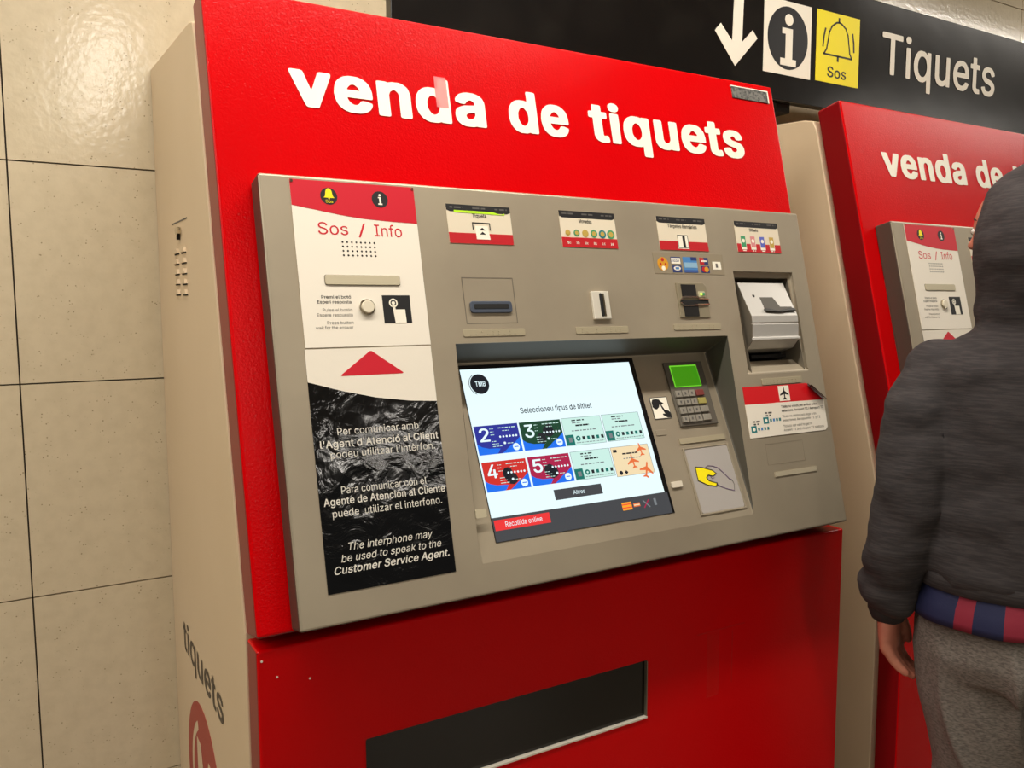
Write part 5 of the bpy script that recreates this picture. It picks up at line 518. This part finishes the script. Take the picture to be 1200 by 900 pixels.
    def zonecard(a0, b0, num, colk, seed):
        c = M(REC); a1, b1 = a0+.0805, b0+.0480; z = .0014; w_, h_ = .0805, .048
        c.rect(a0, a1, b0, b1, .0012, z, EM['blue'])
        pts = [(a0, b1), (a0, b0+.38*h_)]+[(a0+w_*u, b0+h_*v) for u, v in ((.10, .27), (.25, .20), (.42, .19), (.50, .17), (.44, .04), (.40, 0), (.52, 0), (.62, .10), (.72, .22), (.86, .34), (1, .52))]+[(a1, b1)]
        c.poly(pts[::-1], z, z+.0002, EM[colk])
        rnd = random.Random(seed)
        if colk != 'navy':
            for k in range(3):
                u0 = rnd.uniform(.45, .7); v0 = rnd.uniform(.35, .7); c.disc(a0+w_*u0, b0+h_*v0, .007+.002*k, z+.0002, z+.0003, EM['ink'], rb=.010, n=9)
        c.text(num, a0+.0070, a0+.0250, b0+.0215, .0215, z+.0005, EM['white'], bold=.03)
        for k in range(6): c.disc(a0+.044+k*.0060, b0+.0275, .0019, z+.0003, z+.0005, EM['white'], n=6)
        for k in range(3): c.bars(a0+.027, a0+.034, b0+.041-k*.005, .0011, z+.0005, EM['pale'], seed+k)
        c.bars(a0+.043, a0+.076, b0+.0415, .0015, z+.0005, EM['pale'], seed+9); c.bars(a0+.05, a0+.062, b0+.0365, .0012, z+.0005, EM['pale'], seed+10)
        for k in range(3): c.bars(a0+.027, a0+.036+k*.004, b0+.020-k*.0042, .0011, z+.0005, EM['pale'], seed+20+k)
        c.disc(a0+.050, b0+.0165, .0022, z+.0003, z+.0005, EM['white'], n=7); c.bars(a0+.055, a0+.066, b0+.0150, .0012, z+.0005, EM['pale'], seed+30)
        c.disc(a1-.0110, b0+.0085, .0062, z+.0003, z+.0005, EM['white'], n=18); c.bars(a1-.015, a1-.007, b0+.0078, .0016, z+.0007, EM['blue'], 2)
        c.build('ticket_card', ds)
    zonecard(.3597, .1648, '2', 'navy', 1); zonecard(.4436, .1648, '3', 'green', 2); zonecard(.3598, .1050, '4', 'tomato', 3); zonecard(.4442, .1055, '5', 'magenta', 4)
    for (a0, b0, sd) in ((.5268, .1648, 5), (.6112, .1652, 6), (.5282, .1056, 7)):
        c = M(REC); a1, b1 = a0+.0810, b0+.0485; z = .0014
        c.rect(a0, a1, b0, b1, .0012, z, EM['pale']); c.stroke([(a0, b0), (a1, b0), (a1, b1), (a0, b1), (a0, b0)], .0006, z, z+.0002, EM['grey'])
        c.bars(a0+.020, a0+.046, b1-.006, .0022, z+.0002, EM['ink'], sd); c.bars(a0+.020, a0+.040, b1-.010, .0018, z+.0002, EM['grey'], sd+1)
        c.bars(a0+.026, a0+.054, b1-.0155, .0028, z+.0002, EM['ink'], sd+2, dens=2); c.bars(a0+.016, a0+.066, b1-.0240, .0018, z+.0002, EM['grey'], sd+3)
        c.rect(a0, a0+.0170, b0+.001, b0+.0190, z, z+.0002, EM['teal']); c.rect(a0+.006, a0+.013, b0+.006, b0+.014, z+.0002, z+.0003, EM['grey'])
        c.disc(a0+.0255, b0+.0115, .0048, z, z+.0002, EM['teal'], n=12); c.disc(a0+.0255, b0+.0115, .002, z+.0002, z+.0003, EM['pale'], n=8)
        for k in range(5): c.rect(a0+.0340+k*.0098, a0+.0395+k*.0098, b0+.0085, b0+.0145, z, z+.0002, EM['teal'] if k % 2 else EM['ink'])
        c.bars(a0+.02, a0+.078, b0+.0035, .0012, z+.0002, EM['grey'], sd+5)
        c.build('ticket_card', ds)
    c = M(REC); a0, b0 = .6120, .1022; a1, b1 = .6940, .1540; z = .0014
    c.rect(a0, a1, b0, b1, .0012, z, EM['cream']); c.stroke([(a0, b0), (a1, b0), (a1, b1), (a0, b1), (a0, b0)], .0006, z, z+.0002, EM['grey'])
    for (u, v, s, r) in ((.78, .90, .024, .12), (.50, .52, .026, .10), (.80, .18, .030, -.35)): plane(c, a0+u*(a1-a0), b0+v*(b1-b0)-.003, s, z+.0004, EM['orange'], r)
    c.bars(a0+.022, a0+.056, b1-.0145, .0026, z+.0006, EM['ink'], 40, dens=2); c.bars(a0+.022, a0+.060, b1-.0225, .0016, z+.0006, EM['grey'], 41)
    c.rect(a0+.004, a0+.012, b1-.0095, b1-.0045, z, z+.0002, EM['ink']); c.disc(a0+.010, b0+.0060, .0038, z, z+.0002, EM['ink'], n=12); c.disc(a0+.0215, b0+.0060, .0038, z, z+.0002, EM['ink'], n=4)
    c.build('ticket_card', ds)
    c = M(REC); z = .0014; c.rect(.4794, .5742, .0780, .0952, .0012, z, EM['dark']); c.text('Altres', .5160, .5390, .0835, .0068, z+.0002, EM['white'], bold=.01); c.build('screen_button', ds); c = M(REC)
    c.rect(.3600, .4612, .0445, .0608, .0012, z, EM['red']); c.text('Recollida online', .3790, .4460, .0490, .0078, z+.0002, EM['white'], bold=.005); c.build('screen_button', ds); c = M(REC)
    c.rect(.6060, .6262, .0442, .0575, .0012, z, EM['amber'])
    for k in range(2): c.rect(.6060, .6262, .0475+k*.0055, .0490+k*.0055, z, z+.0002, EM['red'])
    c.rect(.6300, .6440, .0475, .0540, .0012, z, EM['orange']); c.rect(.6310, .6430, .0495, .0515, z, z+.0002, EM['cream'])
    c.stroke([(.652, .044), (.664, .056)], .002, .0012, z, EM['magenta']); c.stroke([(.664, .044), (.652, .056)], .002, .0012, z, EM['grey']); c.rect(.675, .680, .045, .057, .0012, z, EM['grey'])
    c.build('payment_icons', ds)
    # pin pad
    PADM = mat('pad_grey', (104, 98, 88), .42, metal=.25)
    c = M(REC); c.poly([(.7810, .1775), (.8730, .1775), (.8755, .3030), (.7810, .3035)], 0, .0045, PADM); kp = c.build('pin_pad', P, bevel=.0012); lab(kp, 'grey pin pad with green screen')
    c = M(REC); c.rect(.7925, .8580, .2530, .2962, .0045, .0055, EM['lcdedge']); c.rect(.7940, .8565, .2545, .2935, .0055, .0060, EM['lcd']); c.build('green_screen', kp)
    for i in range(4):
        for j in range(4):
            a = .7860+i*.0165+(0.001 if i == 3 else 0); b_ = .2335-j*.0163; wd = .0142 if i < 3 else .0195
            mk = PADM; kk = mat('key_grey', (150, 144, 132), .4, metal=.2)
            if (i, j) == (3, 0): kk = mat('key_red', (122, 58, 54), .4)
            if (i, j) == (3, 1): kk = mat('key_yellow', (160, 150, 84), .4)
            c = M(REC); c.poly([(a, b_), (a+wd, b_), (a+wd, b_+.0122), (a, b_+.0122)], .0045, .0085, kk)
            if i < 3: c.rect(a+wd*.35, a+wd*.62, b_+.0035, b_+.0085, .0085, .0087, GINK)
            o = c.build('key', kp, bevel=.0012)
            if (i, j) == (3, 0): lab(o, 'red cancel key')
            if (i, j) == (3, 1): lab(o, 'yellow correction key')
    c = M(REC); c.rect(.7274, .7682, .1965, .2383, 0, .0010, VBLK); c.rect(.7286, .7670, .1977, .2371, .001, .0012, LETW); z = .0014
    c.poly([(.7300, .2290), (.7330, .2340), (.7400, .2350), (.7480, .2335), (.7520, .2290), (.7570, .2255), (.7520, .2235), (.7470, .2240), (.7440, .2190), (.7380, .2150), (.7330, .2160), (.7295, .2200)], .0012, z, VBLK)
    c.poly([(.7480, .2240), (.7500, .2245), (.7560, .2130), (.7640, .2110), (.7668, .2080), (.7668, .1980), (.7580, .1982), (.7490, .2035), (.7485, .2060), (.7550, .2060), (.7530, .2090)], .0012, z, VBLK)
    lab(c.build('hide_code_pictogram', P), 'black and white cover-your-code pictogram')
    c = M(REC); c.rect(.7690, .8808, .1457, .1558, 0, .0022, BRL); c.build('braille_plate', P, bevel=.0004)
    c = M(REC); c.rrect(.7222, .7465, .0690, .0800, .002, 0, .0040, mat('ivory_tab', (214, 204, 184), .4)); c.build('locating_tab', P, bevel=.0008)
    c = M(REC); c.rrect(.7204, .7455, .1660, .1768, .002, 0, .0012, GREY); c.build('blank_tab', P, bevel=.0006)
    # contactless reader: pale bowl
    c = M(REC); plate_holes(c, .7700, .8835, .0130, .1375, 0, .0022, [(.7745, .8795, .0165, .1350)], GREY); cl = c.build('contactless_reader', P, bevel=.0008); lab(cl, 'pale contactless card reader')
    c = M(REC); c.rrect(.7748, .8792, .0168, .1347, .004, 0, .0012, mat('pale_lilac_plastic', (172, 166, 160), .28)); c.build('reader_face', cl)
    c = M(REC); z = .0016
    hc = [(.7880, .1010), (.8040, .0985), (.8270, .0905), (.8330, .0840), (.8240, .0800), (.8130, .0835), (.8075, .0790), (.8110, .0730), (.8290, .0665), (.8250, .0610), (.8060, .0650), (.7860, .0760)]
    c.poly(hc[::-1], .0012, z, YEL); c.stroke(hc+[hc[0]], .0016, z, z+.0003, VBLK)
    PUR = mat('purple_ink', (96, 70, 110), .5)
    c.stroke([(.8120, .0980), (.8190, .1005), (.8300, .0985), (.8420, .0935), (.8540, .0800), (.8620, .0705), (.8660, .0695)], .0013, z, z+.0003, PUR)
    c.stroke([(.8280, .0640), (.8380, .0580), (.8500, .0530), (.8650, .0485)], .0013, z, z+.0003, PUR); c.stroke([(.8665, .0690), (.8690, .0600), (.8655, .0490)], .0008, z, z+.0003, GINK)
    c.stroke([(.8180, .0800), (.8200, .0760), (.8260, .0770)], .0012, z, z+.0003, PUR)
    c.build('hand_with_card_print', cl)

root = empty('ticket_machine', (0, 0, 0), 'large red and grey ticket machine nearest the camera, fully visible, with airport notice', 'ticket machine', 'ticket machines along the tiled wall')
build_machine(root)
def copy_tree(o, parent=None):
    c = o.copy(); COL.objects.link(c)
    if parent: c.parent = parent
    for ch in list(o.children): copy_tree(ch, c)
    return c
r2 = copy_tree(root); r2.location.x = PITCH
gone = [x for c in r2.children_recursive for x in [c] if c.name.startswith(('tape_strip', 'airport_notice', 'paint_chip'))]
for o in {y for x in gone for y in [x]+list(x.children)}: D.objects.remove(o)
r2['label'] = 'second red ticket machine at the right, partly hidden behind the hooded person'

# ---------------------------------------------------------------- overhead sign
sg = empty('direction_sign', (.3925, -.30, 1.7704), 'long black overhead sign reading Tiquets above the machines', 'sign')
def off(mm): 
    v = Vector((.3925, -.30, 1.7704)); mm.v = [tuple(Vector(p)-v) for p in mm.v]; return mm
x1 = 4.4; zb_, zt_ = 1.7704, 2.0835
prof = []
off(M(SIGN).rect(.3925, x1, zb_, zt_, -.026, 0, SIGNB)).build('panel', sg, bevel=.002)
for x in (1.48, 3.2): off(M(SIGN).rect(x, x+.05, zb_-.02, zt_-.03, -.30, -.026, mat('bracket_steel', (40, 38, 34), .5, metal=.6))).build('bracket', sg)
s = M(SIGN); s.poly([(1.2955, 2.045), (1.3280, 2.045), (1.3235, 1.8945), (1.3590, 1.9284), (1.3762, 1.9110), (1.3012, 1.8345), (1.2320, 1.9090), (1.2510, 1.9285), (1.2905, 1.8925)], 0, .001, LETW); off(s).build('down_arrow', sg)
s = M(SIGN); s.rect(1.3985, 1.5730, 1.8360, 2.0195, 0, .001, LETW); s.disc(1.4860, 1.9282, .0745, .001, .0013, VBLK, rb=.0782, n=48); info(s, 1.4880, 1.9250, .145, .0018, LETW, k=1.12); off(s).build('information_symbol', sg)
s = M(SIGN); s.rect(1.5940, 1.7665, 1.8384, 2.0208, 0, .001, YEL); z = .0014
B = [(1.6240, 1.9110), (1.6340, 1.9240), (1.6395, 1.9480), (1.6440, 1.9700), (1.6540, 1.9860), (1.6700, 1.9960), (1.6800, 1.9990), (1.6920, 1.9965), (1.7090, 1.9870), (1.7190, 1.9700), (1.7235, 1.9480), (1.7280, 1.9240), (1.7370, 1.9110), (1.6240, 1.9110)]
s.stroke(B, .0045, .001, z, VBLK); s.stroke([(1.6815, 1.9990), (1.6815, 2.0085)], .006, .001, z, VBLK); s.stroke([(1.6800, 1.9110), (1.6800, 1.8990)], .007, .001, z, VBLK)
s.stroke([(1.6280, 1.9760), (1.6225, 1.9550), (1.6200, 1.9300)], .0055, .001, z, VBLK); s.stroke([(1.7380, 1.9770), (1.7430, 1.9550), (1.7450, 1.9310)], .0055, .001, z, VBLK)
s.text('Sos', 1.6390, 1.7150, 1.8540, .0265, z, VBLK, bold=.03); off(s).build('help_symbol', sg)
s = M(SIGN).text('Tiquets', 1.8656, 2.4219, 1.8945, .110, .0012, LETW, bold=.03); off(s).build('sign_lettering', sg)

# lamp housings on the ceiling above the concourse
for i, (a0, a1, y, z, wd, p) in enumerate(LAMPS):
    o = M().rect(a0, a1, y-wd/2-.01, y+wd/2+.01, 2.785, 2.80, mat('lamp_housing', (200, 200, 196), .5)).build('lamp_housing')
    o['label'] = 'white ceiling lamp housing ' + ('right above the two ticket machines', 'close to the tiled wall, beyond the left machine', 'close to the tiled wall, right of the sign', 'behind the camera, middle of the hall', 'behind the person, middle of the hall', 'behind the camera, far left of the hall', 'middle of the hall, farthest right')[i]; o['category'] = 'lamp'; o['group'] = 'ceiling lamp housings'

# ---------------------------------------------------------------- hooded person
def loft(mm, rings, m, n=28, cap=True):
    """rings: (centre, half-axis a, half-axis b)"""
    k = len(mm.v); i = mm.idx(m)
    for c, a, b in rings:
        for j in range(n):
            t = 2*math.pi*j/n; mm.v.append(tuple(Vector(c)+Vector(a)*math.cos(t)+Vector(b)*math.sin(t)))
    for r in range(len(rings)-1):
        for j in range(n): mm.f.append([k+r*n+j, k+r*n+(j+1) % n, k+(r+1)*n+(j+1) % n, k+(r+1)*n+j]); mm.mi.append(i)
    if cap: mm.f.append([k+j for j in range(n)][::-1]); mm.f.append([k+(len(rings)-1)*n+j for j in range(n)]); mm.mi += [i, i]
def tube(mm, pts, rad, m, n=18, flat=1.0, side=None):
    P = [Vector(p) for p in pts]; rings = []
    ref = Vector(side) if side else Vector((1, 0, 0))
    for i, p in enumerate(P):
        t = (P[min(i+1, len(P)-1)]-P[max(i-1, 0)]).normalized(); a = (ref-t*ref.dot(t)).normalized(); b = t.cross(a)
        r = rad[i]; rings.append((p, a*r, b*r*flat))
    t0 = (P[0]-P[1]).normalized(); t1 = (P[-1]-P[-2]).normalized()
    R0 = [(rings[0][0]+t0*rad[0]*q, rings[0][1]*w, rings[0][2]*w) for q, w in ((.75, .45), (.5, .8))]
    R1 = [(rings[-1][0]+t1*rad[-1]*q, rings[-1][1]*w, rings[-1][2]*w) for q, w in ((.5, .8), (.75, .45))]
    loft(mm, R0+rings+R1, m, n)
def ball(mm, c, a, b, h, m, n=24, k=12):
    loft(mm, [((c[0], c[1], c[2]+h*math.sin(t)), (a*math.cos(t)*math.cos(YAWH), a*math.cos(t)*math.sin(YAWH), 0), (-b*math.cos(t)*math.sin(YAWH), b*math.cos(t)*math.cos(YAWH), 0)) for t in [(-.5+(j+.15)/(k+.3))*math.pi for j in range(k+1)]], m, n)
def remesh(o, vox, smooth=2, disp=None):
    md = o.modifiers.new('r', 'REMESH'); md.mode = 'VOXEL'; md.voxel_size = vox
    if smooth: s = o.modifiers.new('s', 'SMOOTH'); s.iterations = smooth; s.factor = .5
    dg = bpy.context.evaluated_depsgraph_get(); me = D.meshes.new_from_object(o.evaluated_get(dg)); mt = list(o.data.materials)
    o.modifiers.clear(); o.data = me
    if disp:
        me.update(); N_ = [v.normal.copy() for v in me.vertices]
        for v, nn in zip(me.vertices, N_): v.co += nn*disp(v.co)
    if not me.materials:
        for x in mt: me.materials.append(x)
    me.polygons.foreach_set('use_smooth', [True]*len(me.polygons)); me.update(); return o

SKIN = mat('skin', (196, 128, 104), .5, vary=(30, (180, 108, 88), .3, .7))
HOOD = mat('charcoal_jersey', (46, 42, 43), .9, bump=(260, .3, .001), vary=(1, (60, 55, 55), .42, .62, (30, 30, 330)))
PANT = mat('heather_grey_jersey', (124, 116, 108), .95, bump=(500, .15, .0005), vary=(1, (88, 82, 76), .36, .66, (150, 150, 420)))
SHB = mat('navy_shirt', (18, 24, 62), .75, bump=(300, .2, .001)); SHR = mat('crimson_stripe', (128, 20, 44), .75)
CUFF = mat('dark_cuff', (40, 35, 34), .95, bump=(300, .4, .002))
SHOE = mat('dark_shoe', (40, 40, 44), .6); SOLE = mat('pale_sole', (200, 196, 188), .7)
LASH = mat('dark_hair', (34, 26, 22), .7); EYE = mat('eye_white', (232, 228, 220), .3); IRIS = mat('iris', (50, 34, 24), .3)
PX, PY = 1.250, -1.078
per = empty('person', (PX, PY, 0), 'person seen from behind in charcoal hoodie and grey joggers at the right machine', 'person', rz=math.atan2(-.75, .66))
# local axes: +Y faces the machine, -X is the person's left
# left arm joints (hanging), right arm joints (raised to the machine)
LS, LE, LW = (-.150, 0, 1.140), (-.197, -.045, .925), (-.222, -.005, .700)
RS, RE, RW = (.155, 0, 1.145), (.235, .05, .93), (.200, .215, .99)
def fingers(mm_, wrist, down, fwd, side, m, curl=1.0, S=1.18):
    mm = M(); W_ = Vector((0, 0, 0)); dn = Vector(down).normalized(); fw = Vector(fwd).normalized(); sd = Vector(side).normalized()   # sd: thickness (palm normal), fw: thumb side
    loft(mm, [(W_+dn*t, fw*a, sd*b) for t, a, b in ((-.03, .020, .017), (0, .021, .016), (.02, .027, .015), (.045, .032, .0145), (.065, .033, .013), (.074, .030, .010))], m, 20)
    for k, (o_, L_) in enumerate(((.024, .056), (.008, .064), (-.009, .059), (-.024, .046))):
        p = W_+dn*.058+fw*o_; a1 = .25*curl+.06*k; pts = [p]; d_ = dn.copy(); r = [.0088, .0082, .0076, .0066]
        for s_, L2 in enumerate((.46, .30, .24)):
            d_ = (d_*math.cos(a1)+sd*math.sin(a1)).normalized() if s_ == 0 else (d_*math.cos(.35*curl)+(sd-d_*sd.dot(d_)).normalized()*math.sin(.35*curl)).normalized()
            pts.append(pts[-1]+d_*L_*L2+dn*.004)
        tube(mm, pts, r, m, n=10)
    p = W_+dn*.012+fw*.018; tube(mm, [p, p+dn*.022+fw*.018+sd*.006, p+dn*.045+fw*.024+sd*.012, p+dn*.064+fw*.022+sd*.016], [.012, .0105, .009, .0075], m, n=10)
    k = len(mm_.v); i = mm_.idx(m); mm_.v += [tuple(Vector(v)*S+Vector(wrist)) for v in mm.v]; mm_.f += [[k+j for j in f] for f in mm.f]; mm_.mi += [i]*len(mm.f)
b = M()
YAWH = .88   # head turned left
def hd(x, y, z): c_, s_ = math.cos(YAWH), math.sin(YAWH); return (x*c_-y*s_-.016, x*s_+y*c_+.005, z)
loft(b, [((0, 0, z), (a, 0, 0), (0, c, 0)) for z, a, c in ((.66, .10, .08), (.70, .15, .105), (.80, .148, .10), (.90, .135, .095), (1.0, .15, .10), (1.10, .165, .095), (1.15, .155, .085), (1.18, .09, .07), (1.20, .05, .052), (1.27, .046, .05))], SKIN)
ball(b, hd(0, .012, 1.375), .070, .088, .098, SKIN); ball(b, hd(0, .03, 1.325), .052, .060, .055, SKIN)
b2 = []
tube(b, [hd(0, .090, 1.388), hd(0, .100, 1.365), hd(0, .106, 1.352)], [.006, .008, .009], SKIN, n=10)
tube(b, [hd(-.02, .082, 1.318), hd(0, .090, 1.319), hd(.02, .082, 1.318)], [.005, .008, .005], SKIN, n=8)
for sx in (-1, 1): ball(b, hd(sx*.071, .0, 1.362), .010, .017, .028, SKIN, n=10, k=6)
tube(b, [LS, LE, LW], [.046, .038, .024], SKIN); tube(b, [RS, RE, RW], [.046, .038, .024], SKIN)
for lx in ((-.078, -.048, -.060), (.085, .095, .10)): tube(b, [(lx[0], 0, .68), (lx[1], .01, .38), (lx[2], -.01, .08)], [.078, .052, .034], SKIN); tube(b, [(lx[2], -.02, .05), (lx[2], .11, .035)], [.032, .028], SKIN)
fingers(b, (LW[0], LW[1]+.002, LW[2]-.005), (.10, .22, -1), (.35, .90, .12), (.95, -.25, .05), SKIN)
fingers(b, RW, (-.35, .93, .05), (-.6, -.2, .7), (-.5, -.1, -.8), SKIN, curl=.8)
bo = b.build('body', per, weld=True); remesh(bo, .0042, 3)
f = M()
for sx in (-1, 1): ball(f, hd(sx*.030, .0815, 1.376), .0120, .0105, .0070, EYE, n=14, k=8)
ey = f.build('eye', per, smooth=True)
f = M()
for sx in (-1, 1): ball(f, hd(sx*.030, .0900, 1.376), .0052, .0030, .0058, IRIS, n=12, k=6); tube(f, [hd(sx*.016, .094, 1.394), hd(sx*.030, .088, 1.398), hd(sx*.044, .077, 1.394)], [.001, .0018, .001], LASH, n=6)
f.build('eyebrow', per, smooth=True)
f = M()
ball(f, hd(0, -.012, 1.398), .075, .088, .086, LASH); hr = f.build('hair', per, smooth=True)

def foldfn(amp, sc, ax=(1, 1, 1), seed=0):
    def fn(co):
        p = Vector((co.x*ax[0]+seed, co.y*ax[1], co.z*ax[2]))*sc
        return amp*(noise.noise(p)+.5*noise.noise(p*2.1))
    return fn
h = M()
loft(h, [((0, y, z), (a, 0, 0), (0, c, 0)) for z, a, c, y in ((.765, .172, .128, 0), (.79, .182, .136, 0), (.83, .186, .138, 0), (.90, .184, .136, 0), (1.0, .186, .134, 0), (1.09, .190, .128, -.005), (1.14, .184, .118, -.008), (1.175, .150, .105, -.008), (1.20, .105, .092, -.005), (1.235, .085, .088, -.004))], HOOD, 36)
tube(h, [(-.150, 0, 1.135), (-.186, -.025, 1.06), LE, (-.212, -.030, .81), (-.222, -.009, .735), (-.2215, -.006, .712)], [.058, .058, .056, .053, .050, .040], HOOD)
tube(h, [(.150, 0, 1.135), (.20, .02, 1.04), RE, (.215, .13, .955), (.203, .19, .98)], [.062, .062, .057, .048, .040], HOOD)
def hring(z, a, c, y, x=0): q = hd(x, y-(.018 if z > 1.25 else 0), z); ca, sa = math.cos(YAWH), math.sin(YAWH); return (q, (a*ca, a*sa, 0), (-c*sa, c*ca, 0))
loft(h, [hring(*q) for q in ((1.19, .070, .075, -.005), (1.212, .088, .085, -.008), (1.24, .098, .094, -.012), (1.28, .116, .114, -.02), (1.32, .130, .126, -.022), (1.36, .132, .128, -.022), (1.40, .122, .121, -.020), (1.435, .100, .102, -.016), (1.462, .072, .078, -.012), (1.482, .040, .046, -.01), (1.49, .012, .014, -.01))], HOOD, 32)
def hoodfold(co):
    d = foldfn(.006, 11, (1, 1, 1.6))(co)
    if co.z < .92: d += .0035*math.sin(co.z*80+7*noise.noise(co*5))*max(0, min(1, (.95-co.z)*6))
    ax_ = co.x+.2
    if co.x < -.13: d += .0040*noise.noise(Vector((co.x*10, co.y*10, co.z*18+5)))+(.004*noise.noise(Vector((co.x*14, co.y*14, co.z*48))) if co.z < .82 else 0)
    return d
ho = h.build('hoodie', per, weld=True); remesh(ho, .0065, 4, hoodfold)
# open the front of the hood: carve the face opening
me = ho.data; bm = bmesh.new(); bm.from_mesh(me); kill = []
fc = Vector(hd(0, .125, 1.36)); fd = (Vector(hd(0, 1, 0))-Vector(hd(0, 0, 0))).normalized()
for v in bm.verts:
    r = v.co-fc; al = r.dot(fd); lat = r-fd*al
    if (lat.x**2+lat.y**2)/.0064+lat.z**2/.0098 < 1 and al > -.10: kill.append(v)
bmesh.ops.delete(bm, geom=kill, context='VERTS')
for it in range(12):
    rim = [v for v in bm.verts if v.is_boundary]; new = {}
    for v in rim:
        nb = [e.other_vert(v).co for e in v.link_edges if e.is_boundary]
        if len(nb) == 2: new[v] = v.co*.4+(nb[0]+nb[1])*.3
    for v, c_ in new.items(): v.co = c_
bm.to_mesh(me); bm.free()
so = ho.modifiers.new('cloth', 'SOLIDIFY'); so.thickness = .004; so.offset = 1
c = M(); tube(c, [(-.2220, -.007, .722), (-.2220, -.004, .690)], [.036, .035], CUFF, n=24, flat=.95); lab(c.build('cuff', per, smooth=True), 'dark left cuff')
c = M(); loft(c, [((0, 0, z), (a, 0, 0), (0, d_, 0)) for z, a, d_ in ((.752, .172, .128), (.758, .182, .137), (.785, .186, .141), (.792, .180, .136))], HOOD, 48); c.build('hem_band', per, smooth=True)
# football shirt hanging out below the hoodie: red stripes on navy panels
c = M(); n = 72; rows = ((.80, .160, .118), (.76, .172, .130), (.735, .184, .143), (.712, .188, .147), (.700, .188, .147))
for r in range(len(rows)-1):
    for j in range(n):
        t0, t1 = 2*math.pi*j/n, 2*math.pi*(j+1)/n
        def pt(row, t):
            z = row[0]
            if row is rows[-1]: z += .016*max(0, -math.sin(t)*.4+math.cos(t))
            fl = 1+.012*math.sin(t*9); return (row[1]*math.cos(t)*fl, row[2]*math.sin(t)*fl, z)
        ang = (t0+t1)/2; stripe = (j % 5) in (0, 1) and abs(math.sin(ang)) > .5
        c.face([pt(rows[r], t0), pt(rows[r], t1), pt(rows[r+1], t1), pt(rows[r+1], t0)], SHR if stripe else SHB)
sh = c.build('shirt', per, smooth=True); lab(sh, 'navy shirt hem with crimson stripes'); sd_ = sh.modifiers.new('cloth', 'SOLIDIFY'); sd_.thickness = .003
p = M()
loft(p, [((0, y, z), (a, 0, 0), (0, c_, 0)) for z, a, c_, y in ((.60, .165, .120, -.005), (.64, .174, .130, -.008), (.70, .172, .128, -.005), (.735, .165, .122, 0), (.75, .155, .114, 0))], PANT, 36)
for q in ((-.080, -.070, -.052, -.050, -.058, -.060), (.082, .092, .094, .096, .10, .10)): tube(p, [(q[0], -.004, .64), (q[1], -.002, .54), (q[2], .004, .42), (q[3], .0, .30), (q[4], -.01, .16), (q[5], -.012, .09)], [.096, .090, .082, .075, .066, .052], PANT, n=24)
def pfold(co):
    q = co.z*26+co.x*72+3.0*noise.noise(co*4.5)
    return max(0, min(1, (.69-co.z)*14))*.022*(1-abs(math.sin(q*.5)))**2.2*max(0, .55+.9*noise.noise(co*4+Vector((3, 1, 2))))+(foldfn(.006, 9, (1, 1, .6), 4)(co) if co.z < .70 else 0)
po = p.build('joggers', per, weld=True); remesh(po, .0065, 3, pfold)
for sx in (-.062, .104):
    c = M(); loft(c, [((sx, y, z), (a, 0, 0), (0, 0, hh)) for y, z, a, hh in ((-.085, .055, .022, .030), (-.07, .062, .036, .048), (-.02, .060, .040, .050), (.05, .046, .044, .034), (.11, .040, .046, .026), (.145, .036, .038, .020), (.16, .034, .016, .012))], SHOE, 20); s_ = c.build('shoe', per, smooth=True)
    c = M(); c.poly([(sx+x, y) for x, y in ((-.034, -.09), (.034, -.09), (.042, 0), (.050, .09), (.036, .155), (0, .168), (-.036, .155), (-.050, .09), (-.042, 0))], 0, .020, SOLE); c.build('sole', s_)
